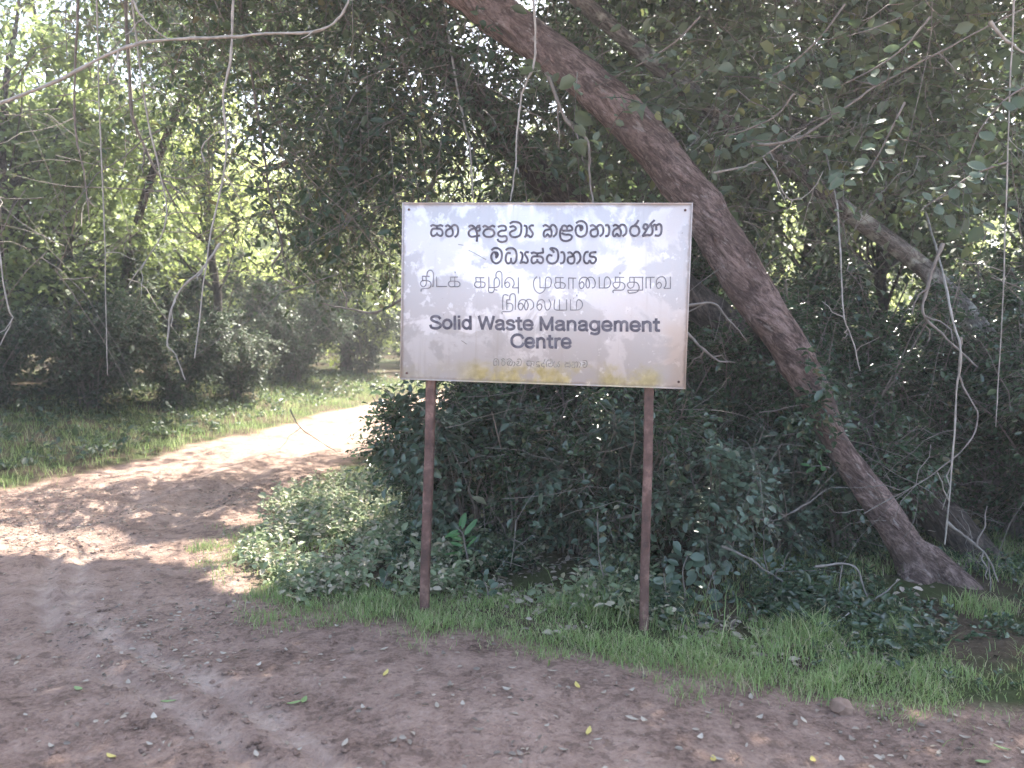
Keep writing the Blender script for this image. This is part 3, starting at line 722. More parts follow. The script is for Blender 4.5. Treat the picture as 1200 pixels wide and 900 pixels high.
# sun patches on the ground: gaps in the crowns overhead where the light comes through
patches = [(gnd(30, 628), .8, .42), (gnd(150, 642), .5, .22), (gnd(250, 642), .6, .38), (gnd(325, 672), .5, .42), (gnd(420, 640), .32, .30), (gnd(300, 605), .3, .3)]
flecks = [(at(690, 520, 5.3), .22), (at(735, 545, 5.2), .14), (at(640, 470, 5.5), .14), (at(452, 605, 5.2), .13), (at(560, 480, 5.6), .12), (at(800, 735, 4.5), .09), (at(850, 480, 5.1), .12),
          (at(1030, 180, 4.4), .12), (at(400, 640, 5.1), .14), (at(905, 540, 5.2), .10), (at(590, 560, 5.3), .08), (at(1010, 620, 5.2), .06), (at(470, 560, 5.6), .1)]
def gate(P):
    g = P - S[None] * (P[:, 2:3] / S[2]); ok = np.ones(len(P), bool)
    for c, rx, ry in patches:
        ok &= ((g[:, 0] - c.x) / rx) ** 2 + ((g[:, 1] - c.y) / ry) ** 2 > 1
    for c, r in flecks:
        q = P - np.array(c); k = q @ S; ok &= ~((k > .3) & (np.linalg.norm(q - k[:, None] * S, axis=1) < r))
    return ok

# ------------------------------------------------------------------ the leaning tree and its neighbours
def limb_pts(pts, n=6):
    P = np.array([list(at(x, y, d)) + [wd / 2 / FPX * d] for x, y, d, wd in pts])
    return catmull(P, n)
def lump(g, n, sides):
    q = g.normal(0, .55, (n // 3 + 2, sides // 3)); q = np.repeat(np.repeat(q, 3, 0), 3, 1)[:n, :sides]
    q = np.pad(q, ((0, 0), (0, sides - q.shape[1])), mode='wrap')
    for ax in (0, 1):
        q = (q + np.roll(q, 1, ax) + np.roll(q, -1, ax)) / 3
    return q + g.normal(0, .12, (n, sides))
def gnarl(P, r, amp, seed, sides):
    """knobbly trunk: ring by ring with uneven radius"""
    g = np.random.default_rng(seed)
    t = unit(np.gradient(P, axis=0)); ref = np.array([0, 1., 0]); a = unit(np.cross(t, ref)); b = np.cross(t, a)
    n = len(P); ang = np.arange(sides) * 2 * math.pi / sides
    ph = g.uniform(0, 6.28, 5); 
    s = np.arange(n)[:, None] * .5
    k = 1 + amp * (np.sin(3 * ang[None] + ph[0] + s * .22) * .5 + np.sin(5 * ang[None] + ph[1] - s * .13) * .35 + np.sin(2 * ang[None] + ph[2] + s * .4) * .3 + lump(g, n, sides))
    V = P[:, None] + (r[:, None] * k)[..., None] * (a[:, None] * np.cos(ang)[None, :, None] + b[:, None] * np.sin(ang)[None, :, None])
    idx = np.arange(n * sides).reshape(n, sides); nx = np.roll(idx, -1, 1)
    return V.reshape(-1, 3), np.stack([idx[:-1], nx[:-1], nx[1:], idx[1:]], -1).reshape(-1, 4)

def overhead(name, label, trunk_pts, mat, clumps, ntw, nl, L, W, lmat, amp=.1, seed=1, extra=(), shape='hex', tlen=.45, fill=0):
    P = limb_pts(trunk_pts, 16)
    base = Vector(P[0][:3]); base.z = hz(base.x, base.y)
    e = empty(name, base); tag(e, label, 'tree', 'big leaning trees')
    B = np.array(base)
    mb = MB(); mb.add(*gnarl(P[:, :3] - B, P[:, 3], amp, seed, 30)); mb.out('trunk', mat, e, smooth=True)
    for nm, pts in extra:
        Q = limb_pts(pts, 8); m2 = MB(); m2.add(*gnarl(Q[:, :3] - B, Q[:, 3], amp, seed + 3, 14)); m2.out(nm, mat, e, smooth=True)
    lv, lb = MB(), MB()
    C = np.array(clumps, float)
    # limbs branch on from the trunk to the nearest clump, then from clump to clump
    tp = P[len(P) // 3:, :3]
    order = np.argsort([np.linalg.norm(tp - c, axis=1).min() for c in C]); done = []
    for ii in order:
        c = C[ii]
        A0 = tp[np.argmin(np.linalg.norm(tp - c, axis=1) * 1.6)]; best = np.linalg.norm(A0 - c) * 1.7; fromtrunk = True
        for q in done:
            dq = np.linalg.norm(q - c)
            if dq < best: best, A0, fromtrunk = dq, q, False
        done.append(c); s = np.linspace(0, 1, 7)[:, None]
        Q = A0 * (1 - s) + c * s + np.sin(s * math.pi) * rng.normal(0, .12, 3) + np.concatenate([np.zeros((1, 3)), rng.normal(0, .035, (5, 3)), np.zeros((1, 3))])
        r1 = rng.uniform(.018, .030) if fromtrunk else rng.uniform(.008, .016)
        add_tubes(lb, (Q - B)[None], (np.linspace(1, .45, 7) * r1)[None], 5)
    ci = np.repeat(np.arange(len(C)), ntw)
    st = C[ci] + rng.normal(0, .30, (len(ci), 3))
    lv2, lb2 = MB(), lb
    gl = lambda q: gate(q + B)
    twig_foliage(lv, lb, st - B, rdir(len(ci), -.1), tlen * rng.uniform(.5, 1.3, len(ci)), nl, L, W, shape, .5, .004, .6, gl)
    if fill:  # unseen leaf clumps added above the frame to keep sun off the foreground
        F2 = np.stack([rng.uniform(-3.4, 4.4, fill), rng.uniform(1.0, 5.3, fill), np.zeros(fill)], 1); F2 = F2 + S[None] * (rng.uniform(4.7, 6.8, fill) / S[2])[:, None]
        ci = np.repeat(np.arange(fill), 32)
        twig_foliage(lv, None, F2[ci] + rng.normal(0, .28, (len(ci), 3)) - B, rdir(len(ci), -.1), .45 * rng.uniform(.5, 1.3, len(ci)), 8, .09, .05, 'quad', .5, .004, .5, gl)
        for q in F2:
            A0 = C[np.argmin(np.linalg.norm(C - q, axis=1))]; s = np.linspace(0, 1, 5)[:, None]
            add_tubes(lb, (A0 * (1 - s) + q * s + np.sin(s * math.pi) * rng.normal(0, .1, 3) - B)[None], (np.linspace(1, .5, 5) * .009)[None], 4)
    lb.out('limbs', M['twig'] if mat is not M['bark_pale'] else mat, e); lv.out('crown', lmat, e)
    return e

def cloud(n, x, y, z):
    return np.stack([rng.uniform(*x, n), rng.uniform(*y, n), rng.uniform(*z, n)], 1)
def frame_cloud(n, px, py, d):
    return np.array([list(at(rng.uniform(*px), rng.uniform(*py), rng.uniform(*d))) for _ in range(n)])

overhead('leaning_tree', 'thick reddish brown trunk leaning left across the picture behind the sign',
         [(1122, 745, 5.0, 96), (1100, 703, 5.02, 70), (1064, 645, 5.05, 43), (1030, 592, 5.08, 36), (985, 528, 5.1, 30), (958, 470, 5.12, 36), (930, 416, 5.15, 43), (882, 342, 5.2, 48),
          (818, 238, 5.25, 50), (745, 150, 5.35, 47), (668, 82, 5.5, 44), (570, 5, 5.7, 46), (450, -90, 6.0, 42), (300, -200, 6.4, 36)], M['bark'],
         np.vstack([cloud(30, (-2.6, 1.6), (5.6, 8.6), (4.3, 6.6)), frame_cloud(14, (230, 560), (-60, 200), (6.2, 8.5)), frame_cloud(26, (310, 500), (20, 290), (7.5, 10)), cloud(18, (-4.5, -1.5), (4.6, 7.5), (4.2, 6.2)), cloud(44, (0, 5.2), (4.6, 9), (4.4, 6.8)), cloud(20, (-3.0, 5), (3.3, 5.8), (4.6, 6.4)), frame_cloud(8, (120, 330), (-90, 60), (10, 13))]),  # high clouds out of view are added to shade the track
         62, 8, .065, .031, M['canopy'], .10, 11,
         [('root', [(1062, 628, 5.02, 16), (1092, 655, 4.95, 28), (1128, 692, 4.86, 36), (1155, 720, 4.80, 38), (1178, 745, 4.74, 34), (1200, 772, 4.7, 14)]),
          ('root', [(1075, 670, 4.98, 40), (1062, 705, 4.9, 36), (1050, 735, 4.84, 14)])], fill=170)
overhead('dark_leaning_tree', 'darker second trunk leaning left behind the reddish trunk and the sign',
         [(1215, 735, 5.45, 90), (1172, 684, 5.45, 54), (1105, 606, 5.55, 46), (1000, 510, 5.9, 42), (880, 405, 6.2, 44), (760, 310, 6.4, 40), (640, 215, 6.6, 36), (550, 105, 6.8, 30), (475, 15, 7.0, 28), (390, -80, 7.3, 26), (310, -160, 7.6, 24)], M['bark_dark'],
         np.vstack([frame_cloud(26, (380, 700), (-80, 210), (6.6, 9.0)), frame_cloud(13, (400, 640), (10, 225), (5.9, 6.5)), cloud(22, (-1, 3.5), (6.5, 10), (4.4, 7))]), 60, 8, .065, .030, M['canopy'], .08, 5)
overhead('pale_limb_tree', 'thin pale lichened limb arching over the reddish trunk at upper right',
         [(1290, 700, 6.6, 60), (1240, 560, 6.5, 36), (1170, 420, 6.4, 28), (1090, 322, 6.3, 22), (1000, 252, 6.25, 20), (920, 192, 6.2, 20), (840, 132, 6.15, 20), (760, 68, 6.1, 19), (680, 0, 6.0, 18), (590, -80, 6.0, 16)], M['bark_pale'],
         np.vstack([frame_cloud(34, (680, 1230), (-60, 235), (5.6, 7.6)), frame_cloud(8, (700, 900), (60, 220), (6.3, 7.5))]), 34, 7, .082, .056, M['round'], .08, 8)

VT = np.vstack([np.stack([rng.uniform(-8.4, -4.4, 62), rng.uniform(7.2, 11.8, 62), np.zeros(62)], 1), np.stack([rng.uniform(-4.2, -2.4, 4), rng.uniform(6.8, 8.5, 4), np.zeros(4)], 1)])
VT = VT + S[None] * (rng.uniform(5.2, 8.0, len(VT)) / S[2])[:, None]  # clumps set sunward of the verge; this tree is added to shade it
overhead('verge_shade_tree', 'slender dark tree added over the track bend to shade the verge, upper left', [(120, 495, 13.2, 13), (132, 440, 13.2, 10), (158, 270, 13.1, 9), (225, 90, 13.0, 8), (310, -50, 12.8, 7), (400, -140, 12.6, 6)], M['bark_dark'],
         VT, 40, 8, .10, .052, M['mid'], .08, 21, shape='quad', tlen=.6)

# ------------------------------------------------------------------ thicket shrubs (a few grown kinds, set out one by one)
random.seed(5)
SH = [shrub_meshes('shrub', 1.5, .75, 26, 1100, 9, .050, .032, M['shrub'], droop=.3, low=.03) for _ in range(3)]
SHT = [shrub_meshes('tall_shrub', 2.5, .95, 28, 1600, 9, .054, .034, M['shrub'], droop=.3, tlen=.45, low=.05) for _ in range(3)]
SH2 = [shrub_meshes('pale_shrub', 1.5, .7, 18, 430, 8, .075, .045, M['greyleaf'], droop=.35, low=.06, tlen=.42) for _ in range(2)]
rowsdef = [
    ('dense_shrub', SH, 'front row', [(520, 610, 5.9), (556, 640, 5.6), (605, 650, 5.55), (668, 655, 5.4), (740, 660, 5.3), (838, 668, 5.0), (915, 680, 5.3), (985, 690, 5.6)], .62, .8),
    ('tall_shrub', SHT, 'second row', [(572, 560, 7.1), (612, 560, 6.6), (660, 560, 6.5), (765, 560, 6.3), (865, 560, 6.2), (960, 560, 6.1), (1075, 560, 6.3), (1190, 560, 6.1), (1300, 560, 5.8)], .62, .78),
    ('tall_shrub', SHT, 'third row', [(650, 540, 8.6), (710, 540, 8.2), (770, 540, 7.9), (890, 540, 7.7), (1010, 540, 7.7), (1130, 540, 7.5), (1260, 540, 7.3)], .85, 1.05)]
ORD = ['leftmost', 'second from the left', 'third from the left', 'fourth from the left', 'fifth from the left', 'sixth from the left', 'seventh from the left', 'eighth from the left', 'ninth from the left']
for name, protos, row, pts, s0, s1 in rowsdef:
    for i, (px, _, d) in enumerate(pts):
        p = at(px, 600, d)
        mixed = row == 'front row' and i in (1, 3, 5, 6)
        put(name, SH2[i % 2] if mixed else protos[i % 3], ('foliage', 'stems'), (p.x, d, hz(p.x, d)), random.uniform(0, 6.28), random.uniform(s0, s1),
            f'{"loose grey-green" if mixed else "dark small-leaved"} shrub, {ORD[i]} in the {row} of the thicket', 'shrub', 'shrubs of the dark thicket')
put('tall_shrub', SHT[1], ('foliage', 'stems'), (4.0, 5.5, .05), 1.0, .72, 'dark shrub against the right edge beside the trunk base', 'shrub', 'shrubs of the dark thicket')

# left side: bushes of the understory, then the wood
SHL = [shrub_meshes('understory', 2.2, 1.2, 20, 1100, 9, .085, .042, M['understory'], shape='quad', tlen=.5, low=.05) for _ in range(2)]
EXB = [(-12.5, 15.0), (-10.4, 16.2), (-8.6, 17.2), (-7.0, 18.6), (-5.6, 20.2), (-13.5, 12.6), (-2.6, 23.5), (-9.8, 14.0)]
for i, (x, y) in enumerate(EXB):
    put('understory_bush', SHL[i % 2], ('foliage', 'stems'), (x, y, hz(x, y)), i * 2.7, 1.25 + .1 * (i % 3), f'tall dim bush, {ORD[i]} of the back line under the left wood', 'bush', 'bushes under the left wood')
for i, (x, y, s) in enumerate([(-7.6, 9.6, .8), (-6.8, 10.2, .75), (-5.9, 11.2, .78), (-5.2, 12.4, .7), (-4.8, 14.0, .7), (-8.6, 12.0, 1.1), (-4.6, 17.0, .9), (-3.8, 20.5, .9), (-6.9, 13.2, 1.15)]):
    put('understory_bush', SHL[i % 2], ('foliage', 'stems'), (x, y, hz(x, y)), i * 1.9, s,
        f'shaded bush, {ORD[i]} under the trees across the track' if i < 5 else ['tall bush behind the leftmost bushes across the track', 'sunlit bush where the track bends away', 'pale bush at the far bend of the track', 'tall bush at the foot of the wood left of the track'][i - 5], 'bush', 'bushes under the left wood')

TL = [tree_meshes('wood_tree', 8.5, 2.5, 46, 40, 8, .125, .065, M['mid'], M['bark_dark'], lean=(.5, -.4), z0=.10),
      tree_meshes('wood_tree', 9.5, 2.7, 46, 28, 8, .125, .068, M['bright'], M['bark_dark'], lean=(-.4, .3), z0=.1),
      tree_meshes('wood_tree', 7.0, 2.4, 46, 33, 8, .12, .06, M['bright'], M['bark_dark'], lean=(.2, -.6), z0=.04)]
woods = [(-12.5, 10.5, 0, 1, 'dark tree standing furthest left in the wood across the track'), (-10.2, 13.0, 1, 1, 'yellow-green tree left of the two hanging pale vines'),
         (-7.6, 14.2, 0, .95, 'dark tree behind the long pale hanging vine'), (-6.2, 17.0, 1, .95, 'bright green tree left of the bend in the track'),
         (-4.3, 20.5, 2, 1.1, 'sunlit tree at the bend of the track'), (-2.6, 27.5, 2, 1.1, 'sunlit tree closing the view along the track'),
         (-14.5, 17.5, 1, 1.1, 'bright tree in the second line of the left wood'),
         (1.5, 29.5, 1, 1.0, 'sunlit tree beyond the bend, just left of the sign'),
         (-9.5, 24.5, 2, 1.2, 'bright tree far back in the left wood'),
         (-7.4, 11.3, 0, .85, 'dark tree nearest the track, added to shade the left verge')]  # this last tree is added for its shade on the verge
for i, (x, y, k, s, lab) in enumerate(woods):
    put('wood_tree', TL[k], TP, (x, y, hz(x, y)), i * 2.3, s, lab, 'tree', 'trees of the wood across the track')
TR = [tree_meshes('thicket_tree', 7.5, 2.3, 46, 80, 8, .095, .046, M['canopy'], M['bark_dark'], lean=(-.6, -.3), z0=.03),
      tree_meshes('thicket_tree', 8.5, 2.6, 50, 80, 8, .095, .05, M['canopy'], M['bark_dark'], lean=(.4, -.2), z0=.03)]
for i, (x, y, k, s, lab) in enumerate([(1.2, 12.4, 0, .95, 'tree in the thicket directly behind the top left corner of the sign'), (2.4, 11.2, 1, .9, 'tree in the thicket behind the top right corner of the sign'),
         (4.9, 10.8, 0, 1.0, 'tree in the thicket behind the reddish leaning trunk'), (7.0, 10.0, 1, .95, 'tree in the thicket at the right edge'), (2.2, 15.2, 1, 1.0, 'tree deep in the thicket behind the middle of the sign'),
         (5.0, 14.6, 0, 1.15, 'tree deep in the thicket right of the sign'), (8.3, 13.0, 1, 1.1, 'tree deep in the thicket at the far right')]):
    put('thicket_tree', TR[k], TP, (x, y, hz(x, y)), i * 1.7 + 1, s, lab, 'tree', 'trees of the thicket behind the sign')

# far wood closing the horizon: one leafy mass
lv = MB(); n = 60000
th = rng.uniform(R(-75), R(75), n); rr = rng.uniform(34, 60, n); b = np.stack([np.sin(th) * rr, np.cos(th) * rr, rng.random(n) ** 1.2 * (9 + 3 * lattice(th * 30, rr * 0, 2.2, 31))], 1)
sz = rng.uniform(.7, 1.4, n); add_leaves(lv, b, rdir(n), rdir(n, .4), .55 * sz, .34 * sz, 'hex')
o = lv.out('far_wood', M['bright']); tag(o, 'leafy mass of the far wood beyond the trees', 'woodland', kind='stuff')

# ------------------------------------------------------------------ grass, weeds and litter
def blades(name, n, sampler, hh, label):
    mb = MB(); P = sampler(n); N = len(P)
    h = rng.uniform(*hh, N) * (.45 + 1.3 * lattice(P[:, 0], P[:, 1], .16, 21) ** 1.5 + .4 * lattice(P[:, 0], P[:, 1], .5, 22)); a = rng.uniform(0, 6.283, N); wd = rng.uniform(.0010, .0024, N) * (1 + hh[1] * 2)
    sd = np.stack([np.cos(a), np.sin(a), a * 0], 1); ln = np.stack([-np.sin(a), np.cos(a), a * 0], 1) * rng.uniform(.2, 1.7, N)[:, None]
    up_ = np.array([0, 0, 1.])
    b = P
    v = np.stack([b - sd * wd[:, None], b + sd * wd[:, None], b + up_ * (h * .55)[:, None] + ln * (h * .25)[:, None] - sd * (wd * .7)[:, None],
                  b + up_ * (h * .55)[:, None] + ln * (h * .25)[:, None] + sd * (wd * .7)[:, None], b + up_ * (h * .85)[:, None] + ln * (h * .8)[:, None]], 1)
    i = np.arange(N)[:, None] * 5; r = rng.random(N)
    mb.add(v, i + np.array([[0, 1, 3, 2]]), r); mb.add(np.zeros((0, 3)), np.zeros((0, 3), int), np.zeros(0))
    mb.f[3] = [i + np.array([[2, 3, 4]])]; mb.r[3] = [r]
    return tag(mb.out(name, M['grass']), label, 'grass', kind='stuff')
def scatter(x, y, fn):
    def s(n):
        px = rng.uniform(*x, n); py = rng.uniform(*y, n); a, b = vdist(px, py)
        k = rng.random(n) < fn(px, py, a, b); px, py = px[k], py[k]
        return np.stack([px, py, height(px, py) - .005], 1)
    return s
def front_density(x, y, a, b):
    clump = sstep(.3, .6, lattice(x, y, .2, 13) * .6 + lattice(x, y, .7, 12) * .4)
    return sstep(-.16, .16, a + .25 * (lattice(x, y, .2, 14) - .5)) * (1 - sstep(.5, .95, a)) * (.10 + .90 * clump) * (y < 6.2)
blades('verge_grass', 260000, scatter((-2.4, 4.6), (2.6, 6.4), front_density), (.018, .058), 'short green grass strip along the track in front of the thicket')
blades('ragged_grass', 40000, scatter((-2.3, 4.4), (2.7, 8.5), lambda x, y, a, b: sstep(.4, .8, a) * (1 - sstep(1.2, 2.2, a)) * sstep(.45, .75, lattice(x, y, .5, 15))), (.07, .2), 'ragged longer grass between the weeds under the sign')
blades('far_verge_grass', 90000, scatter((-12, -1), (5.5, 20), lambda x, y, a, b: sstep(0, .25, b) * (1 - sstep(2.2, 3.6, b)) * (.3 + .7 * lattice(x, y, .5, 17))), (.06, .15), 'green grass verge on the far side of the track')

def weed_patch(name, n, sampler, hgt, L, W, mat, label, nl=9):
    lv, st = MB(), MB(); P = sampler(n); N = len(P)
    twig_foliage(lv, lv, P, rdir(N, 1.6), hgt * rng.uniform(.4, 1.2, N), nl, L, W, 'hex', .25, .002, .55)
    return tag(lv.out(name, mat), label, 'weeds', kind='stuff')
weed_patch('pale_weeds', 13500, scatter((-2.4, .9), (3.8, 8.0), lambda x, y, a, b: sstep(.08, .3, a - .55 * sstep(-1.2, -.6, x)) * (1 - sstep(1.1, 1.8, a)) * sstep(.22, .55, lattice(x, y, .4, 41))), .24, .04, .022, M['weed'], 'pale leafy weeds at the corner of the two tracks')
weed_patch('verge_weeds', 7000, scatter((-.8, 4.2), (2.8, 6.0), lambda x, y, a, b: sstep(.62, 1.0, a + .5 * (lattice(x, y, .5, 43) - .5)) * (1 - sstep(1.4, 2.0, a)) * sstep(.3, .65, lattice(x, y, .4, 42)) * sstep(.45, .8, np.hypot(x - 2.62, y - 4.6))), .22, .045, .022, M['shrub'], 'low dark green weeds at the foot of the thicket')
weed_patch('far_verge_weeds', 3800, scatter((-12, -1), (6, 20), lambda x, y, a, b: sstep(.3, .8, b) * (1 - sstep(4, 5, b))), .26, .06, .034, M['canopy'], 'broadleaf weeds on the far verge of the track')

weed_patch('trunk_foot_weeds', 5200, scatter((1.5, 4.8), (3.4, 6.2), lambda x, y, a, b: sstep(.35, .7, a) * sstep(.3, .62, lattice(x, y, .35, 44))), .09, .03, .016, M['shrub'], 'sparse low weeds round the foot of the leaning trunk', 7)
blades('trunk_foot_grass', 60000, scatter((1.3, 4.8), (3.2, 6.4), lambda x, y, a, b: sstep(.3, .6, a) * sstep(.3, .7, lattice(x, y, .3, 45)) * (1 - .6 * sstep(1.2, 2.2, a))), (.04, .11), 'thin grass round the foot of the leaning trunk')
P = scatter((-1.5, 4.8), (3.2, 6.5), lambda x, y, a, b: sstep(.2, .8, a) * sstep(.35, .6, lattice(x, y, .6, 46)))(9000); N = len(P)
lv = MB(); sz = rng.uniform(.5, 1.4, N); a = rng.uniform(0, 6.28, N)
add_leaves(lv, P + np.array([0, 0, .012]), np.stack([np.cos(a), np.sin(a), rng.normal(0, .3, N)], 1), rdir(N, 1.6), .05 * sz, .024 * sz)
tag(lv.out('thicket_litter', M['litter']), 'brown dead leaves under the thicket', 'litter', kind='stuff')
# litter and clods on the dirt
def dirt_points(n, x, y, thr=0.):
    px = rng.uniform(*x, n); py = rng.uniform(*y, n) ; a, b = vdist(px, py); k = np.maximum(a, b) < thr
    px, py = px[k], py[k]; return np.stack([px, py, height(px, py)], 1)
P = dirt_points(26000, (-5, 4.2), (1.8, 7.5), .05); N = len(P)
keepn = rng.random(N) < .10 + .9 * sstep(.4, .75, lattice(P[:, 0], P[:, 1], .8, 51)) * (.45 + .55 * sstep(0, -2, P[:, 0])); P = P[keepn]; N = len(P)
lv = MB(); sz = rng.uniform(.4, 1.1, N); a = rng.uniform(0, 6.28, N)
add_leaves(lv, P + np.array([0, 0, .006]), np.stack([np.cos(a), np.sin(a), rng.normal(0, .15, N)], 1), rdir(N, 2.5), .034 * sz, .016 * sz)
tag(lv.out('leaf_litter', M['litter']), 'crumbled dry leaf litter strewn over the dirt', 'litter', kind='stuff')
P = dirt_points(30000, (-5, 4.2), (1.7, 8), .05); P = P[rng.random(len(P)) < .12 + .88 * sstep(.4, .75, lattice(P[:, 0], P[:, 1], .7, 61))]; N = len(P)
oct_ = np.array([(1, 0, 0), (0, 1, 0), (-1, 0, 0), (0, -1, 0), (0, 0, 1), (0, 0, -1)], float); of = np.array([(0, 1, 4), (1, 2, 4), (2, 3, 4), (3, 0, 4), (1, 0, 5), (2, 1, 5), (3, 2, 5), (0, 3, 5)])
sc = (rng.random(N) ** 5 * .020 + .004)[:, None, None]
v = P[:, None] + oct_[None] * sc * rng.uniform(.6, 1.3, (N, 6, 1)) * np.array([1, 1, .6])
mb = MB(); mb.add(v, (np.arange(N)[:, None, None] * 6 + of[None]).reshape(-1, 3), np.repeat(rng.random(N), 8))
tag(mb.out('clods', M['dirt']), 'crumbs and small clods of earth on the track', 'clods', kind='stuff')

# single fallen leaves one can pick out
def leaf_mesh(mat, L, W, curl):
    q = 5; s = np.linspace(0, 1, q); prof = np.sin(s * math.pi) ** .7 * W / 2; prof[0] = .001; prof[-1] = .001
    x = (s - .5) * L; z = curl * L * (s - .5) ** 2 * 4 + .004
    v = np.concatenate([np.stack([x, prof, z + W * .18], 1), np.stack([x, prof * 0, z], 1), np.stack([x, -prof, z + W * .14], 1)])
    i = np.arange(q - 1); f = np.concatenate([np.stack([i, i + q, i + q + 1, i + 1], 1), np.stack([i + q, i + 2 * q, i + 2 * q + 1, i + q + 1], 1)])
    return build('fallen_leaf', v, [f], mat, rnd=np.full(len(f), .2 + .6 * random.random()), mesh_only=True)
LM = [leaf_mesh(M['fallen'], .05, .021, .12), leaf_mesh(M['fallen'], .042, .024, .25), leaf_mesh(M['fallen'], .058, .019, .05), leaf_mesh(M['litter'], .05, .024, .2)]
LY = leaf_mesh(M['fallen_yellow'], .055, .022, .1); LG = leaf_mesh(M['fallen_green'], .06, .024, .06)
def fallen(px, py, me, label, group, s=1.):
    p = drop(px, py); o = link('fallen_leaf', me); o.location = (p.x, p.y, p.z + .004)
    o.rotation_euler = (random.uniform(-.15, .15), random.uniform(-.15, .15), random.uniform(0, 6.28)); o.scale = (s,) * 3
    tag(o, label, 'leaf', group)
pale = [(85, 730), (180, 843), (232, 838), (283, 832), (175, 868), (120, 700), (142, 690), (202, 756), (262, 761), (303, 783), (230, 797), (314, 829), (335, 765), (395, 735), (390, 776),
        (413, 764), (404, 799), (425, 833), (404, 877), (461, 876), (492, 790), (542, 838), (512, 839), (527, 810), (592, 815), (594, 818), (647, 792), (656, 814), (707, 819), (755, 851), (740, 848), (756, 797), (880, 817),
        (890, 841), (942, 841), (932, 847), (1035, 885), (987, 890), (875, 874), (1060, 833), (1131, 863), (1160, 848), (700, 872), (610, 893), (660, 886), (820, 870), (840, 893), (560, 868), (350, 880), (60, 870), (30, 840),
        (20, 770), (150, 790), (160, 655), (60, 660), (200, 640), (240, 668), (330, 742), (450, 762), (520, 772), (600, 790), (740, 815), (830, 838), (1000, 862), (1100, 880), (1180, 890), (300, 885), (480, 850), (640, 860), (115, 765), (208, 720)]
for i, (x, y) in enumerate(pale):
    fallen(x, y, LM[i % 4], 'small pale dry leaf lying on the brown dirt track', 'pale dry leaves on the track', random.uniform(.55, 1.05))
for x, y, lab in [(676, 812, 'yellow fallen leaf on the dirt below the middle of the sign'), (953, 889, 'upright yellow leaf on the dirt at the bottom edge, right of the sign'), (690, 863, 'yellowish leaf at the bottom edge below the sign'), (836, 895, 'small yellow leaf at the bottom edge below the right post'),
                  (452, 797, 'yellow-green leaf on the dirt left of the left post'), (130, 881, 'yellowish leaf near the bottom left corner')]:
    fallen(x, y, LY, lab, 'yellow leaves on the track')
for x, y, lab in [(92, 808, 'green leaf lying on the dirt at the lower left'), (197, 820, 'green leaf on the dirt left of the wheel mark'), (345, 827, 'green leaf of a pair right of the wheel mark, left one'), (356, 823, 'green leaf of a pair right of the wheel mark, right one'),
                  (1174, 878, 'grey-green leaf at the bottom right corner'), (1152, 893, 'green leaf at the bottom edge on the far right')]:
    fallen(x, y, LG, lab, 'green leaves on the track')

# stone at the grass edge
import bmesh
def stone(px, py, w_, h_, label, seed):
    g = np.random.default_rng(seed); p = drop(px, py); bm = bmesh.new()
    for q in unit(g.normal(0, 1, (22, 3))):
        q = np.sign(q) * np.abs(q) ** .7; bm.verts.new((q[0] * w_ / 2, q[1] * w_ * .42, q[2] * h_ / 2 + h_ * .3))
    r_ = bmesh.ops.convex_hull(bm, input=bm.verts); bmesh.ops.delete(bm, geom=[v for v in bm.verts if not v.link_faces], context='VERTS')
    bmesh.ops.bevel(bm, geom=list(bm.edges), offset=w_ * .02, segments=1, affect='EDGES')
    me = bpy.data.meshes.new('stone'); bm.to_mesh(me); bm.free(); me.materials.append(M['stone'])
    o = link('stone', me); o.location = p; o.rotation_euler = (0, .15, .3); return tag(o, label, 'stone')
stone(986, 829, .095, .075, 'brown stone lying at the grass edge on the right', 3)
stone(862, 852, .03, .02, 'tiny pebble on the dirt right of the right post', 4)

# ------------------------------------------------------------------ vines and dead branches
def strand(name, pts, px_w, mat, label, cat, group=None, taper=.7, n=6):
    P = catmull(np.array([list(at(x, y, d)) for x, y, d in pts]), n)
    P[1:-1] += rng.normal(0, .0015, (len(P) - 2, 3))
    wob = catmull(rng.normal(0, .010, (max(len(P) // 4, 2) + 1, 3)), 5); wi = np.linspace(0, len(wob) - 1, len(P)).astype(int); P = P + wob[wi] * np.sin(np.linspace(0, math.pi, len(P)))[:, None]
    dm = np.mean([q[2] for q in pts]); r = px_w * .78 / 2 / FPX * dm
    mb = MB(); o0 = P[0].copy(); k = len(P)
    rr = np.linspace(1, taper * .6, k) * r * (1 + .16 * np.sin(np.arange(k) * 2.3) + .12 * np.sin(np.arange(k) * .9 + 1))
    add_tubes(mb, (P - o0)[None], rr[None], 6)
    for _ in range(int(rng.integers(1, 4)) if k > 14 else 0):                # side shoots
        q = int(rng.integers(3, k - 3)); sh = rng.normal(0, 1, 3); sh[2] -= .8; sh = sh / np.linalg.norm(sh) * rng.uniform(.08, .3)
        s_ = np.linspace(0, 1, 5)[:, None]; B2 = P[q] - o0 + sh * s_ + np.array([0, 0, -.12]) * s_ ** 2 * rng.uniform(-.5, 1) + np.concatenate([np.zeros((1, 3)), rng.normal(0, .008, (4, 3))])
        add_tubes(mb, B2[None], (np.linspace(.6, .25, 5) * r)[None], 5)
    ob = mb.out(name, mat, smooth=True); ob.location = o0
    return tag(ob, label, cat, group)
V_ = 'vines hanging among the trees'
strand('hanging_vine', [(-40, 135, 4.6), (60, 98, 4.6), (130, 62, 4.6), (195, 47, 4.6), (300, 42, 4.6), (370, 38, 4.6), (402, 15, 4.6), (412, -25, 4.6)], 5.5, M['vine'], 'long pale vine sweeping across the top left corner', 'vine', V_, 1)
strand('hanging_vine', [(148, -25, 4.6), (160, 8, 4.6), (175, 30, 4.6), (197, 46, 4.6)], 4.5, M['vine'], 'short pale vine joining the sweeping vine from above', 'vine', V_)
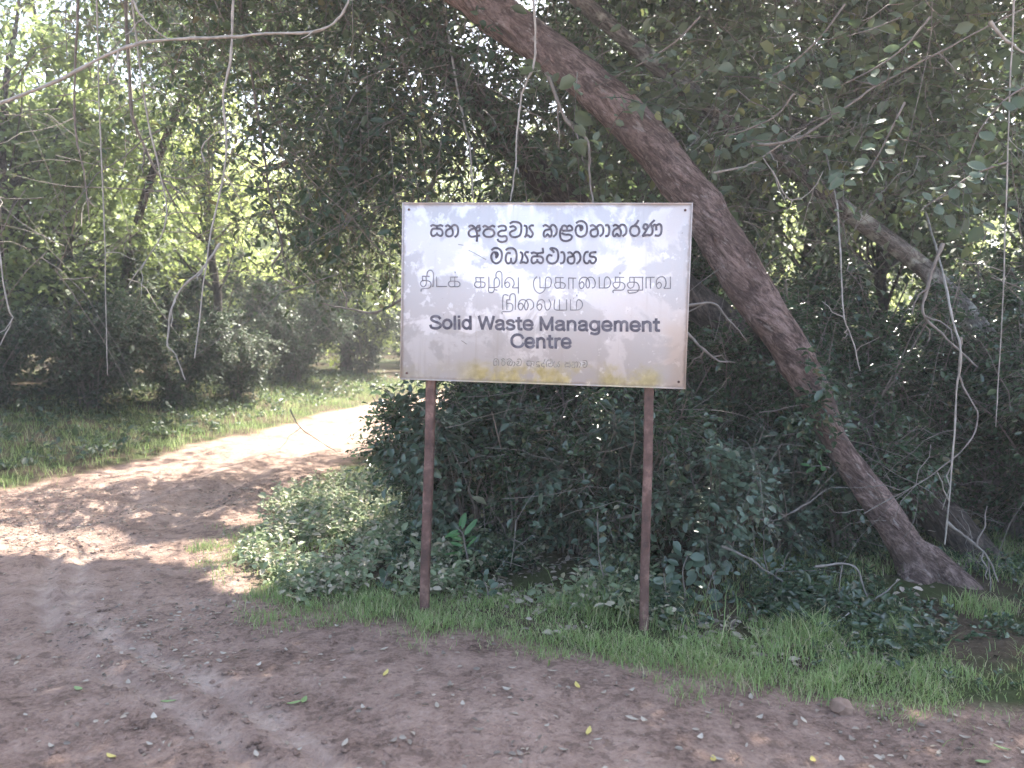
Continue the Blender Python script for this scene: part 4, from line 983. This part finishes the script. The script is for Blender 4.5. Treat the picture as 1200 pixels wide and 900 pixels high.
strand('hanging_vine', [(275, -30, 4.8), (270, 60, 4.8), (262, 110, 4.8), (266, 190, 4.8), (245, 290, 4.8), (228, 420, 4.8)], 4.5, M['vine'], 'long straight pale vine hanging over the track, left of the sign', 'vine', V_)
strand('hanging_vine', [(258, 285, 4.9), (235, 318, 4.9), (208, 348, 4.9), (196, 400, 4.9), (205, 415, 4.9), (217, 445, 4.9)], 4, M['vine'], 'kinked pale vine end hanging left of the long straight vine', 'vine', V_)
strand('hanging_vine', [(240, 190, 4.9), (236, 172, 4.9), (262, 155, 4.9), (282, 162, 4.9)], 2.5, M['vine'], 'small curled tendril on the long straight vine', 'vine', V_)
strand('hanging_vine', [(624, -25, 5.0), (626, 60, 5.0), (612, 110, 5.0), (605, 180, 5.0), (598, 236, 5.0)], 4.2, M['vine'], 'pale vine hanging down to the top edge of the sign', 'vine', V_, .9)
strand('hanging_vine', [(515, -20, 6.2), (540, 130, 5.8), (552, 190, 5.6), (556, 245, 5.6)], 4.5, M['vine'], 'grey vine dropping behind the top left part of the sign', 'vine', V_)
strand('hanging_vine', [(640, 85, 5.2), (665, 140, 5.2), (684, 165, 5.2), (692, 215, 5.2), (697, 245, 5.2)], 6, M['stick'], 'stout grey vine reaching the sign under the trunk', 'vine', V_)
strand('hanging_vine', [(968, 180, 6.1), (980, 240, 5.2), (989, 350, 4.8), (997, 390, 4.8), (1008, 435, 4.8)], 3, M['vine'], 'pale vine with a free end right of the sign', 'vine', V_)
strand('hanging_vine', [(1085, 250, 6.2), (1108, 330, 4.9), (1122, 400, 4.6), (1124, 460, 4.6), (1115, 560, 4.6), (1107, 638, 4.6)], 4, M['vine'], 'longest pale vine on the right, ending above the trunk base', 'vine', V_, .8)
strand('hanging_vine', [(1126, 395, 4.65), (1128, 440, 4.65), (1142, 480, 4.65), (1130, 525, 4.65), (1090, 558, 4.65), (1012, 602, 4.65)], 3.2, M['stick'], 'thin vine looping from the long right vine to the trunk', 'vine', V_)
strand('hanging_vine', [(1190, -30, 4.7), (1180, 200, 4.7), (1170, 420, 4.7), (1167, 500, 4.7)], 2.6, M['vine'], 'thin straight vine hanging along the right edge', 'vine', V_)
strand('hanging_vine', [(112, -30, 5.2), (120, 150, 5.2), (124, 360, 5.2), (126, 440, 5.2)], 2.6, M['vine'], 'thin vine hanging straight down over the dark bushes at left', 'vine', V_)
strand('hanging_vine', [(-15, 200, 4.8), (8, 345, 4.8), (12, 375, 4.8), (0, 405, 4.8)], 3, M['vine'], 'curled vine at the left edge', 'vine', V_)
strand('hanging_vine', [(150, -30, 5.4), (172, 120, 5.4), (194, 240, 5.4), (180, 290, 5.4), (150, 335, 5.4)], 3, M['vine'], 'grey vine slanting left of the kinked vine', 'vine', V_)
strand('hanging_vine', [(92, -30, 6.0), (88, 130, 6.0), (97, 200, 6.0), (105, 260, 6.0)], 4, M['twig'], 'dark vine stem hanging in the upper left foliage', 'vine', V_)
strand('hanging_vine', [(146, -30, 6.5), (152, 110, 6.5), (166, 165, 6.5), (186, 205, 6.5), (205, 240, 6.5)], 6, M['twig'], 'dark crooked stem behind the sweeping pale vine', 'vine', V_)
strand('hanging_vine', [(275, -30, 6.5), (300, 120, 6.5), (318, 225, 6.5), (330, 290, 6.5), (320, 315, 6.5), (345, 335, 6.5)], 4.5, M['twig'], 'dark crooked stem hanging over the bend of the track', 'vine', V_)
strand('hanging_vine', [(905, 200, 5.2), (925, 235, 5.2), (950, 225, 5.2), (965, 200, 5.2)], 2.5, M['vine'], 'curled tendril below the pale limb', 'vine', V_)
B_ = 'dead branches in the thicket'
strand('dead_branch', [(700, 618, 5.0), (725, 608, 5.0), (765, 600, 5.05), (850, 607, 5.1), (905, 608, 5.1), (945, 590, 5.15), (968, 572, 5.2)], 5, M['stick'], 'bare grey branch lying level behind the right post', 'branch', B_)
strand('dead_branch', [(845, 640, 4.7), (880, 655, 4.72), (905, 670, 4.75), (940, 700, 4.8)], 4.5, M['stick'], 'bare branch slanting down right of the right post', 'branch', B_)
strand('dead_branch', [(955, 664, 4.6), (1000, 664, 4.6), (1018, 700, 4.58), (1037, 742, 4.55)], 4, M['stick'], 'angled bare twig left of the trunk base', 'branch', B_)
strand('dead_branch', [(952, 756, 4.2), (975, 742, 4.22), (995, 718, 4.25)], 5, M['vine'], 'pale bare stick poking out of the grass left of the trunk base', 'branch', B_)
strand('dead_branch', [(1015, 704, 4.5), (1030, 698, 4.5), (1052, 680, 4.52)], 3.5, M['stick'], 'short bare twig touching the foot of the trunk', 'branch', B_)
strand('dead_branch', [(1110, 612, 4.75), (1135, 632, 4.72), (1155, 652, 4.7), (1170, 682, 4.66)], 5.5, M['stick'], 'curved bare stick leaning on the second trunk', 'branch', B_)
strand('dead_branch', [(805, 358, 5.0), (838, 358, 5.0), (860, 378, 5.0), (875, 400, 5.05)], 4.5, M['stick'], 'bent bare twig at the right edge of the sign', 'branch', B_)
strand('dead_branch', [(805, 390, 5.0), (825, 410, 5.0), (845, 422, 5.0), (862, 425, 5.0)], 5, M['stick'], 'curved bare twig below the bent twig beside the sign', 'branch', B_)
strand('dead_branch', [(880, 170, 5.3), (930, 165, 5.3), (985, 130, 5.3), (1040, 95, 5.3), (1130, 45, 5.2), (1200, 10, 5.2)], 5, M['stick'], 'long bare branch rising to the top right corner', 'branch', B_)
strand('dead_branch', [(835, 203, 5.4), (880, 190, 5.4), (920, 165, 5.4), (945, 150, 5.4)], 4, M['vine'], 'pale bare twig above the trunk right of the sign', 'branch', B_)
strand('dead_branch', [(1160, 25, 4.8), (1180, 45, 4.8), (1205, 65, 4.8)], 6, M['vine'], 'short stout pale branch at the top right corner', 'branch', B_)
strand('dead_branch', [(1105, 285, 5.2), (1090, 325, 5.2), (1082, 368, 5.2), (1110, 398, 5.2), (1145, 430, 5.2)], 6, M['stick'], 'forked grey branch bending right of the trunk', 'branch', B_)
strand('dead_branch', [(480, 345, 6.0), (440, 368, 6.0), (410, 362, 6.0), (375, 355, 6.0)], 5, M['twig'], 'dark bare branch sticking out left of the sign over the track', 'branch', B_)
strand('dead_branch', [(340, 480, 6.6), (352, 500, 6.55), (375, 518, 6.5), (395, 530, 6.5)], 1.8, M['twig'], 'thin dark twig slanting over the track edge left of the sign', 'branch', B_)
strand('dead_branch', [(500, 235, 6.3), (520, 170, 6.3), (530, 120, 6.3), (510, 60, 6.3)], 7, M['stick'], 'grey leaning pole-like branch above the top left of the sign', 'branch', B_)
strand('dead_branch', [(470, 60, 6.3), (490, 130, 6.3), (535, 190, 6.3), (545, 245, 6.3)], 5, M['stick'], 'crossing grey branch above the top left of the sign', 'branch', B_)
# bare twig tangle in the upper right and upper left, one mass each
def tangle(name, n, px, py, d, ln, label, mat, wd=.0028):
    mb = MB(); st = frame_cloud(n, px, py, d); dr = rdir(n); dr[:, 2] *= .7; L = rng.uniform(*ln, n)
    s = np.linspace(0, 1, 6)[None, :, None]; Q = st[:, None] + unit(dr)[:, None] * L[:, None, None] * s + np.cumsum(rng.normal(0, .02, (n, 6, 3)), 1) - np.array([0, 0, 1.]) * s ** 2 * (L * rng.uniform(-.2, .5, n))[:, None, None]
    add_tubes(mb, Q, np.linspace(1, .4, 6)[None] * rng.uniform(.6, 1.5, n)[:, None] * wd, 4)
    tag(mb.out(name, mat), label, 'twigs', kind='stuff')
tangle('twig_tangle', 260, (820, 1230), (-20, 330), (5.0, 6.4), (.3, 1.1), 'tangle of thin grey twigs in the upper right foliage', M['twig'])
tangle('twig_tangle', 220, (-20, 480), (-20, 330), (5.5, 9.0), (.4, 1.4), 'tangle of thin dark twigs in the upper left foliage', M['twig'], .0036)
tangle('twig_tangle', 240, (480, 1210), (455, 690), (4.9, 5.9), (.25, .9), 'tangle of bare twigs in the thicket under and right of the sign', M['stick'], .0022)
tangle('twig_tangle', 160, (430, 720), (20, 240), (5.6, 6.6), (.3, 1.0), 'tangle of thin twigs above the sign', M['twig'])

# ------------------------------------------------------------------ sprays and plants with leaves big enough to pick out
def broad_leaf(mat, r):
    q = 7; s = np.linspace(0, 1, q); prof = np.sin(s * math.pi) ** .55 * .5; prof[0] = .02; prof[-1] = .03
    v = np.concatenate([np.stack([s, prof, .10 * prof + 0 * s], 1), np.stack([s, 0 * s, -.03 * np.sin(s * 3)], 1), np.stack([s, -prof, .10 * prof], 1)])
    i = np.arange(q - 1); f = np.concatenate([np.stack([i, i + q, i + q + 1, i + 1], 1), np.stack([i + q, i + 2 * q, i + 2 * q + 1, i + q + 1], 1)])
    return build('leaf', v, [f], mat, rnd=np.full(len(f), r), smooth=True, mesh_only=True)
RL = [broad_leaf(M['round'], r) for r in (.1, .35, .6, .85)]
SL = [broad_leaf(M['greyleaf'], r) for r in (.1, .35, .55)]
FL = [broad_leaf(M['fern'], r) for r in (.2, .6)]
def spray(name, pts, nleaf, L, asp, meshes, label, cat, group, stem_w=3, spread=.05, face=(0, -.5, 1)):
    P = catmull(np.array([list(at(x, y, d)) for x, y, d in pts]), 6); o0 = P[0].copy(); k = len(P)
    e = empty(name, o0); tag(e, label, cat, group)
    mb = MB(); add_tubes(mb, (P - o0)[None], (np.linspace(1, .4, k) * stem_w / 2 / FPX * pts[0][2])[None], 5); mb.out('stem', M['twig'], e, smooth=True)
    for i in range(nleaf):
        q = .12 + .88 * (i + random.random() * .6) / nleaf; f = min(q, .999) * (k - 1); j = int(f); p = P[j] * (1 - f + j) + P[min(j + 1, k - 1)] * (f - j) - o0
        tn = Vector(unit((P[min(j + 1, k - 1)] - P[max(j - 1, 0)])[None])[0])
        sd = tn.cross(Vector(face)).normalized() * (1 if i % 2 else -1)
        dv = (tn * .5 + sd + Vector(rng.normal(0, .3, 3))).normalized()
        nz_ = (Vector(face) + Vector(rng.normal(0, .35, 3))); y_ = nz_.cross(dv).normalized(); z_ = dv.cross(y_)
        l = L * random.uniform(.7, 1.2)
        o = link('leaf', random.choice(meshes), e)
        o.matrix_local = Matrix.Translation(Vector(p) + dv * spread * random.random()) @ Matrix((dv, y_, z_)).transposed().to_4x4() @ Matrix.Diagonal((l, l * asp, l, 1))
    return e
SG = 'leafy sprays hanging at upper right'
spray('leafy_spray', [(1060, 120, 4.4), (1045, 150, 4.4), (1030, 180, 4.4), (1015, 205, 4.4)], 16, .075, .8, RL, 'bright spray of round leaves hanging at the upper right', 'branch', SG)
spray('leafy_spray', [(1180, 190, 4.2), (1140, 205, 4.2), (1110, 225, 4.2), (1080, 245, 4.2)], 16, .085, .7, RL, 'spray of round leaves low at the right edge of the picture', 'branch', SG)
spray('leafy_spray', [(1215, 95, 4.4), (1180, 115, 4.4), (1150, 150, 4.4), (1135, 185, 4.4)], 16, .08, .75, RL, 'spray of round leaves higher at the right edge', 'branch', SG)
spray('leafy_spray', [(990, 5, 4.9), (960, 45, 4.9), (920, 80, 4.9), (890, 95, 4.9)], 16, .075, .6, RL, 'spray of grey-green leaves beside the bright sky gap', 'branch', SG)
spray('leafy_spray', [(820, 20, 5.2), (790, 50, 5.2), (750, 75, 5.2), (720, 90, 5.2)], 16, .075, .6, RL, 'spray of pale leaves beside the pale limb near the top', 'branch', SG)
spray('leafy_spray', [(1090, 20, 4.7), (1060, 55, 4.7), (1025, 80, 4.7), (985, 100, 4.7)], 14, .08, .6, RL, 'spray of grey-green leaves below the top edge at right', 'branch', SG)
spray('leafy_spray', [(930, 110, 5.0), (910, 135, 5.0), (880, 150, 5.0), (850, 160, 5.0)], 14, .07, .65, RL, 'spray of leaves above the trunk right of the sign', 'branch', SG)
PG = 'broad-leaved plants at the thicket foot'
for i, (pts, lab) in enumerate([([(803, 735, 4.45), (803, 700, 4.45), (800, 670, 4.45), (806, 650, 4.45)], 'upright plant with broad grey-green leaves right of the right post'),
                                ([(822, 742, 4.5), (826, 712, 4.5), (830, 688, 4.5), (838, 668, 4.5)], 'second broad-leaved plant from the right post'),
                                ([(790, 738, 4.4), (786, 715, 4.4), (780, 690, 4.4), (778, 672, 4.4)], 'broad-leaved plant close against the right post'),
                                ([(712, 715, 4.7), (708, 680, 4.7), (702, 650, 4.7), (700, 600, 4.7)], 'tall thin plant with grey-green leaves left of the right post'),
                                ([(905, 700, 4.8), (900, 672, 4.8), (895, 650, 4.8)], 'small broad-leaved plant between the post and the trunk'),
                                ([(445, 705, 4.75), (448, 690, 4.75), (455, 670, 4.75)], 'small broad-leaved weed left of the left post'),
                                ([(570, 715, 4.6), (572, 695, 4.6), (566, 678, 4.6)], 'small green weed below the left half of the sign')]):
    pts = [(x, y, d) for x, y, d in pts]
    b = at(*pts[0]); pts = [(pts[0][0], gpy, pts[0][2]) for gpy in [pts[0][1]]] + pts[1:]
    spray('broad_leaved_plant', pts, 14 if i != 3 else 18, .075 if i < 3 else .055, .6, SL, lab, 'plant', PG, 3, .03, (0, -.7, .8))
spray('fern_tuft', [(548, 655, 5.0), (545, 640, 5.0), (542, 625, 5.0), (535, 618, 5.0)], 10, .12, .28, FL, 'bright green tuft of leaves right of the left post', 'plant', None, 3, .02, (0, -.6, .8))
spray('leaf_tuft', [(972, 548, 5.0), (960, 546, 5.0), (950, 547, 5.0)], 4, .09, .35, FL, 'small bright green leaf cluster beside the reddish trunk', 'plant', None, 2, .02, (0, -.6, .8))

# ------------------------------------------------------------------ thin sunlit air
t = NT('haze_air'); t.t.nodes.remove(t.bsdf)
pv = t.n('ShaderNodeVolumePrincipled'); pv.inputs['Color'].default_value = (.86, .88, .92, 1); pv.inputs['Density'].default_value = .0037; pv.inputs['Anisotropy'].default_value = .35
t.t.links.new(pv.outputs[0], t.o.inputs['Volume'])
hv, hf = boxv(-420, 420, -260, 620, -2.0, 17)
tag(build('haze', hv, [hf], t.m), 'thin pale haze in the air under the trees', 'haze', kind='stuff')

# leaves growing against the leaning trunk
lv, stm = MB(), MB(); B0 = at(955, 475, 5.0)
ce = empty('climber', B0); tag(ce, 'leafy climber covering the middle of the reddish leaning trunk', 'climber')
n_ = 46; st = np.array([list(at(random.gauss(958, 15), random.gauss(470, 26), random.uniform(4.86, 5.05))) for _ in range(n_)]) - np.array(B0)
twig_foliage(lv, stm, st, rdir(n_, -.2) + np.array([.1, -.4, 0]), rng.uniform(.06, .22, n_), 8, .045, .026, 'hex', .5, .0018)
lv.out('foliage', M['shrub'], ce); stm.out('stems', M['twig'], ce)
